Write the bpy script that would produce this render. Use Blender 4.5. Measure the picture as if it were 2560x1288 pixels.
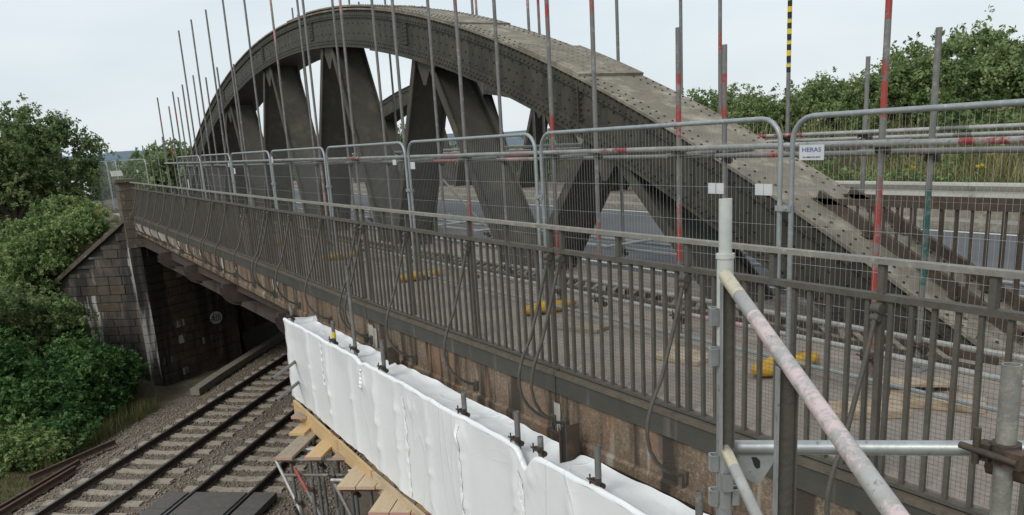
import bpy, bmesh, math, random
import numpy as np
from mathutils import Vector, Matrix
random.seed(7); RNG = np.random.default_rng(7)
SC = bpy.context.scene
for o in list(bpy.data.objects): bpy.data.objects.remove(o)
COL = SC.collection
R = math.radians

# ------------------------------------------------------------------ camera
# scene axes: X = across the bridge (away from the near footway), Y = along the bridge, Z = up; footway level Z = 0
cam_d = bpy.data.cameras.new('camera'); cam = bpy.data.objects.new('camera', cam_d); COL.objects.link(cam)
SC.camera = cam
YAW, PITCH, ROLL = 0.533, 0.2523, -0.0601
cy_, sy_, cp_, sp_ = math.cos(YAW), math.sin(YAW), math.cos(PITCH), math.sin(PITCH)
fwd = Vector((sy_*cp_, cy_*cp_, -sp_)); r0 = Vector((cy_, -sy_, 0)); u0 = Vector((sy_*sp_, cy_*sp_, cp_))
right = r0*math.cos(ROLL) + u0*math.sin(ROLL); upv = -r0*math.sin(ROLL) + u0*math.cos(ROLL)
m = Matrix((right, upv, -fwd)).transposed().to_4x4(); m.translation = Vector((-5.304, -4.649, 1.991))
cam.matrix_world = m
cam_d.sensor_width = 36; cam_d.lens = 36*2122.85/2560; cam_d.shift_y = (893.4-644)/2560
cam_d.clip_start = 0.05; cam_d.clip_end = 20000

# ------------------------------------------------------------------ sky and sun
w = bpy.data.worlds.new('World'); SC.world = w; w.use_nodes = True
nt = w.node_tree; nt.nodes.clear()
def N(t, typ, **kw):
    n = t.nodes.new(typ)
    for k, v in kw.items(): setattr(n, k, v)
    return n
SUN_EL, SUN_AZ = R(42), R(244)      # azimuth measured clockwise from +Y
out = N(nt, 'ShaderNodeOutputWorld'); bg = N(nt, 'ShaderNodeBackground')
sky = N(nt, 'ShaderNodeTexSky', sky_type='NISHITA', sun_disc=False, sun_elevation=SUN_EL, sun_rotation=SUN_AZ, air_density=1.0, dust_density=2.0)
tc = N(nt, 'ShaderNodeTexCoord'); mp = N(nt, 'ShaderNodeMapping'); mp.inputs['Scale'].default_value = (1.6, 1.6, 5.5)
nz = N(nt, 'ShaderNodeTexNoise'); nz.inputs['Scale'].default_value = 1.7; nz.inputs['Detail'].default_value = 4; nz.inputs['Roughness'].default_value = .5
rp = N(nt, 'ShaderNodeValToRGB'); rp.color_ramp.elements[0].position = .3; rp.color_ramp.elements[1].position = .72
rp.color_ramp.elements[0].color = (7.5, 8.45, 9.0, 1); rp.color_ramp.elements[1].color = (9.3, 9.9, 10.2, 1)
mx = N(nt, 'ShaderNodeMixRGB'); mx.inputs['Fac'].default_value = .86
L = nt.links.new
L(tc.outputs['Generated'], mp.inputs['Vector']); L(mp.outputs['Vector'], nz.inputs['Vector']); L(nz.outputs['Fac'], rp.inputs['Fac'])
L(sky.outputs['Color'], mx.inputs['Color1']); L(rp.outputs['Color'], mx.inputs['Color2']); L(mx.outputs['Color'], bg.inputs['Color'])
bg.inputs['Strength'].default_value = 0.1
L(bg.outputs['Background'], out.inputs['Surface'])
sun_d = bpy.data.lights.new('sun', 'SUN'); sun_d.energy = 1.5; sun_d.angle = R(20); sun_d.color = (1, .96, .9)
sun = bpy.data.objects.new('sun', sun_d); COL.objects.link(sun)
sdir = Vector((math.sin(SUN_AZ)*math.cos(SUN_EL), math.cos(SUN_AZ)*math.cos(SUN_EL), math.sin(SUN_EL)))
sun.rotation_euler = sdir.to_track_quat('Z', 'Y').to_euler(); sun.location = sdir*50
SC.view_settings.view_transform = 'Standard'; SC.view_settings.look = 'None'; SC.view_settings.exposure = 0.0; SC.view_settings.gamma = 1
SC.render.engine = 'CYCLES'

# ------------------------------------------------------------------ materials
MATS = {}
def mat(name, c1, c2=None, scale=6, rough=.7, metal=0, c3=None, s3=2, t3=.62, streak=None, bump=0, bscale=None, paint=False, trans=0, obj=False, spec=.4, w3=.06, stretch=None, detail=5):
    """c1/c2 mixed by noise, c3 = blotches over threshold t3, streak = (colour, scale, threshold) running down"""
    M = bpy.data.materials.new(name); M.use_nodes = True; t = M.node_tree; t.nodes.clear(); l = t.links.new
    o = N(t, 'ShaderNodeOutputMaterial'); b = N(t, 'ShaderNodeBsdfPrincipled')
    b.inputs['Roughness'].default_value = rough; b.inputs['Metallic'].default_value = metal
    b.inputs['Specular IOR Level'].default_value = spec
    if obj: src = N(t, 'ShaderNodeTexCoord').outputs['Object']
    else: src = N(t, 'ShaderNodeNewGeometry').outputs['Position']
    if stretch:
        q = N(t, 'ShaderNodeMapping'); q.inputs['Scale'].default_value = stretch; l(src, q.inputs['Vector']); src0 = q.outputs['Vector']
    else: src0 = src
    n = N(t, 'ShaderNodeTexNoise'); n.inputs['Scale'].default_value = scale; n.inputs['Detail'].default_value = detail; n.inputs['Roughness'].default_value = .65
    l(src0, n.inputs['Vector'])
    r = N(t, 'ShaderNodeValToRGB'); r.color_ramp.elements[0].position = .33; r.color_ramp.elements[1].position = .68
    c2 = c2 or tuple(x*.75 for x in c1)
    r.color_ramp.elements[0].color = (*c1, 1); r.color_ramp.elements[1].color = (*c2, 1)
    l(n.outputs['Fac'], r.inputs['Fac']); colr = r.outputs['Color']
    def over(colr, mask, c):
        x = N(t, 'ShaderNodeMixRGB'); l(mask, x.inputs['Fac']); l(colr, x.inputs['Color1'])
        if isinstance(c, tuple): x.inputs['Color2'].default_value = (*c, 1)
        else: l(c, x.inputs['Color2'])
        return x.outputs['Color']
    def thr(vec, sc, th, wd, det=6):
        n2 = N(t, 'ShaderNodeTexNoise'); n2.inputs['Scale'].default_value = sc; n2.inputs['Detail'].default_value = det; n2.inputs['Roughness'].default_value = .7
        l(vec, n2.inputs['Vector']); mr = N(t, 'ShaderNodeMapRange'); mr.inputs['From Min'].default_value = th-wd; mr.inputs['From Max'].default_value = th+wd
        l(n2.outputs['Fac'], mr.inputs['Value']); return mr.outputs['Result']
    if c3: colr = over(colr, thr(src, s3, t3, w3), c3)
    if streak:
        for (sc_c, sc_s, sc_t) in (streak if isinstance(streak, list) else [streak]):
            q = N(t, 'ShaderNodeMapping'); q.inputs['Scale'].default_value = (1, 1, .1); q.inputs['Location'].default_value = (sc_s, 3.1*sc_s, 0); l(src, q.inputs['Vector'])
            colr = over(colr, thr(q.outputs['Vector'], sc_s, sc_t, .05, 3), sc_c)
    if paint:
        a = N(t, 'ShaderNodeAttribute', attribute_name='paint')
        n3 = N(t, 'ShaderNodeTexNoise'); n3.inputs['Scale'].default_value = 38; n3.inputs['Detail'].default_value = 6; n3.inputs['Roughness'].default_value = .8
        l(src, n3.inputs['Vector']); mr = N(t, 'ShaderNodeMapRange'); mr.inputs['From Min'].default_value = .455; mr.inputs['From Max'].default_value = .525
        n5 = N(t, 'ShaderNodeTexNoise'); n5.inputs['Scale'].default_value = 7; n5.inputs['Detail'].default_value = 3; l(src, n5.inputs['Vector'])
        ad = N(t, 'ShaderNodeMath', operation='ADD'); l(n3.outputs['Fac'], ad.inputs[0]); l(n5.outputs['Fac'], ad.inputs[1]); hf = N(t, 'ShaderNodeMath', operation='MULTIPLY'); hf.inputs[1].default_value = .5; l(ad.outputs[0], hf.inputs[0])
        l(hf.outputs[0], mr.inputs['Value']); mu = N(t, 'ShaderNodeMath', operation='MULTIPLY'); l(mr.outputs['Result'], mu.inputs[0]); l(a.outputs['Alpha'], mu.inputs[1])
        colr = over(colr, mu.outputs[0], a.outputs['Color'])
    l(colr, b.inputs['Base Color'])
    if bump:
        n4 = N(t, 'ShaderNodeTexNoise'); n4.inputs['Scale'].default_value = bscale or scale*3; n4.inputs['Detail'].default_value = 5; l(src, n4.inputs['Vector'])
        bp = N(t, 'ShaderNodeBump'); bp.inputs['Strength'].default_value = bump; bp.inputs['Distance'].default_value = .02; l(n4.outputs['Fac'], bp.inputs['Height']); l(bp.outputs['Normal'], b.inputs['Normal'])
    if trans:
        tr = N(t, 'ShaderNodeBsdfTranslucent'); l(colr, tr.inputs['Color']); ms = N(t, 'ShaderNodeMixShader'); ms.inputs['Fac'].default_value = trans
        l(b.outputs[0], ms.inputs[1]); l(tr.outputs[0], ms.inputs[2]); l(ms.outputs[0], o.inputs['Surface'])
    else: l(b.outputs[0], o.inputs['Surface'])
    MATS[name] = M; return M
def leafmat(name, cols, trans=.35):
    M = bpy.data.materials.new(name); M.use_nodes = True; t = M.node_tree; t.nodes.clear(); l = t.links.new
    o = N(t, 'ShaderNodeOutputMaterial'); b = N(t, 'ShaderNodeBsdfPrincipled'); b.inputs['Roughness'].default_value = .55; b.inputs['Specular IOR Level'].default_value = .3
    a = N(t, 'ShaderNodeAttribute', attribute_name='paint'); r = N(t, 'ShaderNodeValToRGB')
    while len(r.color_ramp.elements) < len(cols): r.color_ramp.elements.new(.5)
    for i, c in enumerate(cols):
        r.color_ramp.elements[i].position = i/(len(cols)-1); r.color_ramp.elements[i].color = (*c, 1)
    l(a.outputs['Fac'], r.inputs['Fac']); l(r.outputs['Color'], b.inputs['Base Color'])
    tr = N(t, 'ShaderNodeBsdfTranslucent'); l(r.outputs['Color'], tr.inputs['Color']); ms = N(t, 'ShaderNodeMixShader'); ms.inputs['Fac'].default_value = trans
    l(b.outputs[0], ms.inputs[1]); l(tr.outputs[0], ms.inputs[2]); l(ms.outputs[0], o.inputs['Surface']); MATS[name] = M; return M

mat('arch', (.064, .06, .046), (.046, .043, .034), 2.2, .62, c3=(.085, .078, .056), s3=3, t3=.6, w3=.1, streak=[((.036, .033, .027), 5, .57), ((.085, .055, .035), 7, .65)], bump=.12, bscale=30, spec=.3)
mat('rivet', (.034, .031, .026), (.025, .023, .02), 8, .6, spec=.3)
mat('arch_top_skylit', (.22, .19, .145), (.15, .13, .10), 4, .8, c3=(.36, .325, .26), s3=3.2, t3=.6, w3=.1, bump=.25, bscale=25)  # upward faces: pale lichen blotches, plus sky light put into the lighter base colour
mat('strut', (.074, .068, .055), (.052, .048, .04), 1.6, .62, c3=(.115, .098, .065), s3=2.2, t3=.6, w3=.1, streak=((.07, .066, .052), 6, .6), bump=.1, bscale=30, spec=.3)
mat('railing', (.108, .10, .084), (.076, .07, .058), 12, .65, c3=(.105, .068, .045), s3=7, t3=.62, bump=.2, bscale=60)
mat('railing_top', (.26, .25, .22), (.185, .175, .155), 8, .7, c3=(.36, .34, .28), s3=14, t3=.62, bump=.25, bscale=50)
mat('rusty', (.085, .062, .045), (.055, .042, .033), 9, .75, c3=(.13, .078, .05), s3=6, t3=.6, bump=.3, bscale=60)
mat('galv', (.44, .46, .46), (.32, .34, .345), 14, .42, .55, c3=(.20, .20, .195), s3=26, t3=.63, w3=.03, bump=.05, paint=True)
mat('heras', (.36, .39, .395), (.28, .305, .31), 9, .5, .45, c3=(.48, .50, .50), s3=16, t3=.63, bump=.05)
mat('wire', (.40, .43, .43), (.32, .34, .34), 9, .6, 0)
mat('tube', (.215, .21, .20), (.155, .152, .145), 7, .6, .25, c3=(.29, .285, .27), s3=10, t3=.6, bump=.08, bscale=60, paint=True, stretch=(1, 1, .35))
mat('tube_light', (.46, .455, .43), (.32, .315, .30), 7, .48, .35, c3=(.20, .18, .16), s3=24, t3=.62, w3=.04, bump=.08, bscale=60, paint=True)
mat('tube_grey', (.30, .295, .265), (.21, .205, .185), 12, .6, .25, c3=(.36, .35, .31), s3=20, t3=.6, bump=.15, bscale=80)
mat('coupler', (.085, .065, .055), (.055, .045, .04), 20, .7, .3, c3=(.15, .075, .045), s3=18, t3=.6, bump=.2)
mat('concrete', (.205, .148, .10), (.13, .096, .068), 6, .9, c3=(.26, .20, .14), s3=34, t3=.55, streak=[((.055, .043, .033), 3.2, .525), ((.23, .13, .075), 6, .60), ((.40, .38, .33), 2.9, .675)], bump=.7, bscale=70)
mat('fascia', (.07, .067, .056), (.054, .051, .043), 4, .75, streak=((.12, .11, .09), 4, .66), bump=.2, bscale=40)
mat('coping', (.14, .115, .085), (.085, .072, .056), 14, .85, bump=.3, bscale=60)
mat('lime', (.44, .42, .37), (.30, .285, .25), 14, .95, bump=.4)
mat('steel_under', (.085, .06, .05), (.055, .042, .036), 5, .75, bump=.2)
mat('stone', (.098, .084, .07), (.058, .05, .044), 3.2, .95, c3=(.14, .105, .075), s3=1.4, t3=.6, w3=.1, streak=[((.032, .031, .031), 1.1, .50), ((.46, .45, .42), 2.6, .60)], bump=.8, bscale=30)
mat('stone_in', (.105, .082, .056), (.07, .055, .04), 3.2, .95, c3=(.15, .118, .078), s3=1.4, t3=.6, w3=.1, streak=[((.036, .031, .026), 1.1, .52), ((.40, .39, .36), 2.3, .70)], bump=.8, bscale=30)
mat('mortar', (.05, .045, .038), (.035, .03, .027), 8, 1, bump=.5)
mat('stone_cap', (.125, .105, .078), (.08, .068, .052), 5, .95, c3=(.22, .20, .15), s3=5, t3=.6, bump=.6)
mat('footway', (.38, .325, .28), (.30, .255, .22), 19, .9, c3=(.19, .165, .145), s3=.8, t3=.57, w3=.14, bump=.4, bscale=90)
mat('asphalt', (.125, .128, .135), (.10, .103, .108), 60, .85, c3=(.08, .082, .085), s3=.4, t3=.56, w3=.12, bump=.3, bscale=160)
mat('roadpaint', (.78, .77, .70), (.62, .61, .55), 14, .7)
mat('kerb', (.27, .245, .20), (.19, .172, .145), 6, .9, c3=(.34, .32, .27), s3=9, t3=.58, bump=.4)
mat('brickpath', (.22, .16, .13), (.15, .115, .095), 8, .9, bump=.4)
mat('ballast', (.20, .165, .125), (.125, .102, .08), 30, .95, c3=(.26, .23, .20), s3=45, t3=.58, bump=1.0, bscale=40)
mat('stones', (.33, .28, .225), (.15, .122, .097), 9, .95, c3=(.34, .31, .28), s3=13, t3=.62, bump=.3, detail=2)
mat('sleeper', (.42, .37, .30), (.31, .27, .22), 7, .9, c3=(.20, .165, .135), s3=5, t3=.6, bump=.4)
mat('rail_side', (.085, .062, .048), (.05, .04, .034), 12, .8, .2, bump=.3)
mat('rail_head', (.34, .35, .36), (.22, .22, .22), 18, .32, .85)
mat('rail_rust', (.135, .085, .062), (.085, .058, .046), 12, .9, bump=.4)
mat('rubber', (.15, .14, .125), (.105, .098, .09), 8, .7, c3=(.125, .12, .112), s3=6, t3=.58, bump=.4, bscale=80)
mat('wood', (.54, .43, .29), (.45, .345, .22), 5, .75, c3=(.28, .18, .10), s3=14, t3=.66, bump=.25, bscale=40, obj=True, stretch=(8, .7, 8))
mat('wood_new', (.60, .43, .23), (.52, .35, .17), 5, .65, c3=(.40, .21, .07), s3=14, t3=.68, bump=.2, bscale=40, obj=True, stretch=(8, .7, 8))
mat('wood_grey', (.36, .30, .225), (.26, .215, .16), 5, .8, c3=(.19, .15, .11), s3=12, t3=.62, bump=.3, bscale=40, obj=True, stretch=(8, .7, 8))
mat('plywood', (.50, .40, .29), (.40, .31, .22), 6, .8, c3=(.30, .22, .15), s3=8, t3=.6, bump=.2, obj=True)
mat('pink_end', (.50, .27, .27), (.42, .30, .16), 20, .7)
mat('yellow', (.62, .37, .04), (.48, .27, .03), 9, .6, c3=(.26, .18, .08), s3=11, t3=.58, w3=.05, bump=.15)
mat('white_paint', (.56, .58, .55), (.46, .48, .455), 9, .5, c3=(.34, .19, .12), s3=17, t3=.65, w3=.03, bump=.1)
mat('sign_white', (.60, .62, .63), (.52, .54, .55), 9, .5)
mat('sign_blue', (.10, .12, .36), (.08, .10, .30), 9, .5)
mat('sign_black', (.03, .03, .03), (.02, .02, .02), 9, .6)
mat('tape_yellow', (.78, .60, .02), (.66, .48, .02), 9, .5)
mat('tape_black', (.02, .02, .02), (.015, .015, .015), 9, .5)
mat('barrier', (.50, .49, .44), (.36, .355, .32), 4, .55, .3, c3=(.24, .225, .20), s3=3, t3=.62, bump=.1, stretch=(1, .2, 1))
mat('sheet', (.90, .91, .915), (.84, .86, .87), 1.6, .32, trans=.08, spec=.5)
def sheet_creases(M):
    t = M.node_tree; l = t.links.new; b = next(n for n in t.nodes if n.type == 'BSDF_PRINCIPLED'); g_ = N(t, 'ShaderNodeNewGeometry').outputs['Position']; prev = None
    for sc, st_, thr_, am in ((1.4, (1, 1, .25), .025, .8), (3.0, (1, .6, .8), .02, .2), (8, (1, .5, 1.2), .03, .05)):
        q = N(t, 'ShaderNodeMapping'); q.inputs['Scale'].default_value = st_; q.inputs['Rotation'].default_value = (.5*sc, .1, 0); l(g_, q.inputs['Vector'])
        n = N(t, 'ShaderNodeTexNoise'); n.inputs['Scale'].default_value = sc; n.inputs['Detail'].default_value = 1.5; n.inputs['Distortion'].default_value = .6; l(q.outputs['Vector'], n.inputs['Vector'])
        sb = N(t, 'ShaderNodeMath', operation='SUBTRACT'); l(n.outputs['Fac'], sb.inputs[0]); sb.inputs[1].default_value = .5
        ab = N(t, 'ShaderNodeMath', operation='ABSOLUTE'); l(sb.outputs[0], ab.inputs[0])
        mr = N(t, 'ShaderNodeMapRange'); mr.inputs['From Max'].default_value = thr_; mr.inputs['To Min'].default_value = 1; mr.inputs['To Max'].default_value = 0; l(ab.outputs[0], mr.inputs['Value'])
        bp = N(t, 'ShaderNodeBump'); bp.inputs['Strength'].default_value = am*.5; bp.inputs['Distance'].default_value = .012; l(mr.outputs['Result'], bp.inputs['Height'])
        if prev: l(prev, bp.inputs['Normal'])
        prev = bp.outputs['Normal']
    l(prev, b.inputs['Normal'])
sheet_creases(MATS['sheet'])
mat('tape_strip', (.90, .905, .90), (.82, .83, .83), 8, .34, bump=.5, bscale=22, spec=.5)
mat('soil', (.135, .112, .078), (.09, .085, .05), 1.3, 1, c3=(.15, .13, .08), s3=6, t3=.55, bump=.8, bscale=12)
mat('field', (.13, .17, .07), (.19, .19, .10), .004, 1, c3=(.34, .31, .17), s3=.006, t3=.6, detail=3)
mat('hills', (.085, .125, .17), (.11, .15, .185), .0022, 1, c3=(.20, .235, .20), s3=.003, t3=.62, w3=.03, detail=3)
mat('bark', (.10, .085, .065), (.06, .05, .04), 9, .95, bump=.7)
mat('carwhite', (.75, .76, .78), (.7, .71, .73), 5, .25)
mat('glass', (.03, .035, .04), (.02, .025, .03), 3, .08, spec=.8)
mat('dark', (.02, .02, .02), (.015, .015, .015), 5, .7)
mat('green_net', (.03, .14, .12), (.02, .10, .085), 9, .6)
leafmat('leaf_dark', [(.085, .13, .05), (.155, .215, .082), (.23, .29, .12), (.34, .38, .18)])
leafmat('leaf_mid', [(.095, .15, .055), (.175, .25, .09), (.26, .33, .135), (.38, .42, .21)])
leafmat('leaf_bramble', [(.10, .165, .052), (.175, .255, .085), (.265, .34, .125), (.38, .43, .21)])
leafmat('leaf_lush', [(.045, .11, .035), (.085, .185, .055), (.14, .255, .08), (.22, .33, .115)])
leafmat('grass', [(.075, .106, .031), (.144, .163, .056), (.275, .250, .112), (.475, .400, .213)], .3)
leafmat('flower', [(.75, .52, .02), (.85, .68, .05)], .2)

# ------------------------------------------------------------------ mesh helpers; all builders take (along, across, up) = (u, v, z)
class MB:
    def __init__(s): s.v = []; s.f = []; s.c = []; s.col = (0, 0, 0, 0); s.sm = []
    def add(s, pts, faces, smooth=False):
        b = len(s.v)
        for p in pts: s.v.append((p[1], p[0], p[2])); s.c.append(s.col)
        for f in faces: s.f.append(tuple(b+i for i in reversed(f))); s.sm.append(smooth)
    def box(s, u0, u1, v0, v1, z0, z1):
        s.hexa([(u0, v0, z0), (u1, v0, z0), (u1, v1, z0), (u0, v1, z0), (u0, v0, z1), (u1, v0, z1), (u1, v1, z1), (u0, v1, z1)])
    def hexa(s, p): s.add(p, [(3, 2, 1, 0), (4, 5, 6, 7), (0, 1, 5, 4), (1, 2, 6, 5), (2, 3, 7, 6), (3, 0, 4, 7)])
    def bar(s, a, b, w, h, up=(0, 0, 1)):      # rectangular bar from a to b
        a = Vector(a); b = Vector(b); d = (b-a).normalized(); x = d.cross(Vector(up))
        if x.length < 1e-4: x = d.cross(Vector((1, 0, 0)))
        x.normalize(); y = x.cross(d); x *= w/2; y *= h/2
        s.hexa([a-x-y, b-x-y, b+x-y, a+x-y, a-x+y, b-x+y, b+x+y, a+x+y])
    def tube(s, pts, r, n=8, caps=True, hollow=False):
        P = [Vector(p) for p in pts]; rings = []; rr = r if isinstance(r, (list, tuple)) else [r]*len(P)
        T = [(P[min(i+1, len(P)-1)]-P[max(i-1, 0)]).normalized() for i in range(len(P))]
        ref = Vector((0, 0, 1)) if abs(T[0].z) < .9 else Vector((1, 0, 0))
        x = T[0].cross(ref).normalized()
        vs = []
        for i, p in enumerate(P):
            x = (x - T[i]*x.dot(T[i])).normalized(); y = T[i].cross(x)
            vs += [p + (x*math.cos(2*math.pi*k/n) + y*math.sin(2*math.pi*k/n))*rr[i] for k in range(n)]
        fs = [(i*n+k, i*n+(k+1) % n, (i+1)*n+(k+1) % n, (i+1)*n+k) for i in range(len(P)-1) for k in range(n)]
        s.add(vs, fs, True)
        if caps:
            e = vs[-n:]; b = vs[:n]
            if hollow:
                c = sum(e, Vector())/n; inn = [c+(q-c)*.82 for q in e]; dp = [q-T[-1]*r*2.5 for q in inn]
                s.add(e+inn+dp, [(k, (k+1) % n, n+(k+1) % n, n+k) for k in range(n)]+[(n+k, n+(k+1) % n, 2*n+(k+1) % n, 2*n+k) for k in range(n)]+[tuple(range(2*n, 3*n))])
            else: s.add(e, [tuple(range(n))])
            s.add(b, [tuple(reversed(range(n)))])
    def grid(s, fn, nu, nv, smooth=True):      # fn(i,j)->(u,v,z)
        pts = [fn(i, j) for i in range(nu) for j in range(nv)]
        s.add(pts, [(i*nv+j, (i+1)*nv+j, (i+1)*nv+j+1, i*nv+j+1) for i in range(nu-1) for j in range(nv-1)], smooth)
    def extrude(s, prof, fn0, fn1):            # closed profile pts -> two ends
        n = len(prof); a = [fn0(p) for p in prof]; b = [fn1(p) for p in prof]
        s.add(a+b, [(i, (i+1) % n, n+(i+1) % n, n+i) for i in range(n)]+[tuple(reversed(range(n))), tuple(range(n, 2*n))])
    def build(s, name, mt, parent=None, org=None, kind=None, label=None):
        o_ = Vector(org) if org is not None else (ORG.get(parent.name) if parent is not None else None)
        me = bpy.data.meshes.new(name)
        vs = s.v if o_ is None else [(x-o_[0], y-o_[1], z-o_[2]) for x, y, z in s.v]
        me.from_pydata(vs, [], s.f); me.materials.append(MATS[mt])
        if any(s.sm): me.polygons.foreach_set('use_smooth', s.sm)
        if mt in ('galv', 'tube', 'tube_light'):
            at = me.color_attributes.new('paint', 'FLOAT_COLOR', 'POINT'); at.data.foreach_set('color', np.array(s.c, dtype=np.float32).ravel())
        return link(me, name, parent, kind, label, o_ if parent is None else None, o_)
ORG = {}
def link(me, name, parent=None, kind=None, label=None, loc=None, org=None):
    o = bpy.data.objects.new(name, me); COL.objects.link(o)
    if parent is not None: o.parent = parent
    if loc is not None: o.location = loc
    if org is not None: ORG[o.name] = Vector(org)
    if kind: o['kind'] = kind
    if label: o['label'] = label
    return o
def thing(name, label, cat, base, group=None):        # Empty at a thing's base (u,v,z)
    o = bpy.data.objects.new(name, None); COL.objects.link(o); o.empty_display_size = .2
    o.location = (base[1], base[0], base[2]); ORG[o.name] = Vector(o.location); tag(o, label, cat, group); return o
def tag(o, label, cat, group=None):
    o['label'] = label; o['category'] = cat
    if group: o['group'] = group
    return o
def single(name, mb, mt, label, cat, base, group=None):
    return tag(mb.build(name, mt, None, org=(base[1], base[0], base[2])), label, cat, group)
def child(me, name, parent, uvz, rot=None, scale=None, kind=None):   # shared mesh placed at world uvz under parent
    o = bpy.data.objects.new(name, me); COL.objects.link(o); o.parent = parent
    g = ORG.get(parent.name, Vector((0, 0, 0))); o.location = Vector((uvz[1], uvz[0], uvz[2]))-g
    if rot is not None: o.rotation_euler = rot
    if scale is not None: o.scale = scale
    return o
def struct(name, mb, mt): return mb.build(name, mt, None, kind='structure')
def lerp(a, b, t): return a+(b-a)*t
def interp(x, xs, ys): return float(np.interp(x, xs, ys))
ORDS = ['first', 'second', 'third', 'fourth', 'fifth', 'sixth', 'seventh', 'eighth', 'ninth', 'tenth', 'eleventh', 'twelfth', 'thirteenth', 'fourteenth', 'fifteenth', 'sixteenth', 'seventeenth', 'eighteenth', 'nineteenth', 'twentieth', 'twenty-first', 'twenty-second', 'twenty-third', 'twenty-fourth', 'twenty-fifth', 'twenty-sixth', 'twenty-seventh', 'twenty-eighth', 'twenty-ninth', 'thirtieth', 'thirty-first', 'thirty-second', 'thirty-third', 'thirty-fourth', 'thirty-fifth', 'thirty-sixth', 'thirty-seventh', 'thirty-eighth', 'thirty-ninth', 'fortieth']
def noise1(x, seed=0.): return math.sin(x*1.7+seed)*.5+math.sin(x*3.9+seed*2.3)*.3+math.sin(x*8.1+seed*.7)*.2

# ------------------------------------------------------------------ track coordinates: t along the railway, s across it (s grows towards the near side)
TA = R(39.6); TD = (math.cos(TA), math.sin(TA)); TN = (-TD[1], TD[0]); TO = (16.14, -5.71); ZR = -5.55
def TS(t, s, z): return (TO[0]+TD[0]*t+TN[0]*s, TO[1]+TD[1]*t+TN[1]*s, z)
def ts_of(u, v): du, dv = u-TO[0], v-TO[1]; return du*TD[0]+dv*TD[1], du*TN[0]+dv*TN[1]
WC = (27.25, -1.42); WD = (.59, -.807)               # wing wall corner and direction
def smooth(x, a, b): x = min(1, max(0, (x-a)/(b-a))); return x*x*(3-2*x)
def ground_z(u, v):
    t, s = ts_of(u, v)
    natural = -3.4
    cut = -5.98
    z_far = lerp(cut, natural, smooth(-s, 2.7, 9))
    z_near = lerp(cut, -.35, smooth(s, 12.5, 17.5))
    z = z_far if s < 4 else z_near
    # road embankment beyond the far abutment
    side = (u-WC[0])*.807+(v-WC[1])*.59               # >0 : behind the wing wall
    if v < WC[1]: ret = side > .65
    elif v < 2.3: ret = u > WC[0]+(v-WC[1])*.62+1.0
    else: ret = u > 33.2+(v-1.9)*.96+.8
    if -1.6 < v < 15 and not ret and s < 4: z = cut
    if s < 4 and ret:
        emb = -.25 - max(0, -1.9-v)*.72 - max(0, v-14)*.5
        z = max(z, emb)
    if v > 9.6 and s > 10:
        z = max(z, -.15+smooth(v, 11.2, 17)*1.9+smooth(v, 17, 26)*.6)
    if v > 9.6 and s < -4: z = max(z, -.2)
    d = math.hypot(u-10, v-2)
    if d > 60: z = lerp(z, -6-25*smooth(d, 60, 900), smooth(d, 60, 120))
    return z
def axis(lo, hi, step, far):
    a = list(np.arange(lo, hi+1e-6, step)); x = hi; st = step
    while x < far: st *= 1.45; x += st; a.append(x)
    x = lo; st = step
    while x > -far: st *= 1.45; x -= st; a.insert(0, x)
    return a
UU = axis(-12, 48, .6, 9000); VV = axis(-16, 30, .6, 9000)
g = MB(); g.grid(lambda i, j: (UU[i], VV[j], ground_z(UU[i], VV[j])+(.06*noise1(UU[i]*3+VV[j]*2.1) if abs(UU[i]) < 60 else 0)), len(UU), len(VV))
gr = struct('ground', g, 'soil'); gr.data.materials.append(MATS['field'])
ce = np.array([(p.center.x, p.center.y) for p in gr.data.polygons]); gr.data.polygons.foreach_set('material_index', (np.hypot(ce[:, 0], ce[:, 1]) > 90).astype(np.int32))
h = MB()                                             # far ridge beyond the valley
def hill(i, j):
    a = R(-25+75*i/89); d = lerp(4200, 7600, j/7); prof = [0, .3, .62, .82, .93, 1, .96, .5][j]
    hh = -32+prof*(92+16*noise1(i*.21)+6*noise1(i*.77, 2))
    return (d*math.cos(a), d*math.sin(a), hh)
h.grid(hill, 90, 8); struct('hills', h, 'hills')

# ------------------------------------------------------------------ bridge deck, road
d = MB(); d.box(-14, 120, 2.6, 9.05, -.32, -.02); struct('road', d, 'asphalt')
d = MB(); d.box(-14, 33, -1.2, 2.55, -.3, 0); struct('footway', d, 'footway')
d = MB(); d.box(-14, 120, 9.06, 9.62, -.3, .12); d.box(-14, 120, 9.63, 10.05, -.3, .27); struct('far_kerb', d, 'kerb')
d = MB(); d.box(9.2, 120, 10.06, 13.2, -.3, .24); struct('far_footway', d, 'brickpath')
d = MB()
for i in range(-4, 40):
    u = i*6+1.2; d.box(u, u+5.0, 5.2, 5.32, -.018, -.014)
d.box(-14, 120, 8.78, 8.86, -.018, -.014); d.box(-14, 120, 2.85, 2.93, -.018, -.014)
struct('road_marking', d, 'roadpaint')
JO = [-3.1, 1.4, 5.9, 10.15, 14.3, 18.3, 22.0, 27.1]
zc = lambda u: interp(u, [-6, 6, 12, 28], [-.03, -.03, .05, .16])     # coping level of the parapet edge
zra = lambda u: interp(u, [-6, 9, 18, 28], [1.235, 1.235, 1.265, 1.30])
zlo = lambda u: interp(u, [-6, 9, 18, 28], [1.04, 1.04, 1.075, 1.11])
pv = lambda u: -1.25+.004*u
deck = thing('bridge_deck', 'concrete and steel deck edge carrying the near footway over the railway', 'bridge deck', (14, -1.2, -.9))
d = MB(); d.box(-9, 33.2, -1.02, 13.0, -.9, -.33); d.build('slab', 'steel_under', deck)
for k in range(16):                                   # cross girders under the deck
    u = -2+k*2.12; d = MB(); d.box(u-.12, u+.12, -.5, 12.8, -1.45, -.905); d.build('cross_girder', 'steel_under', deck)
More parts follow.
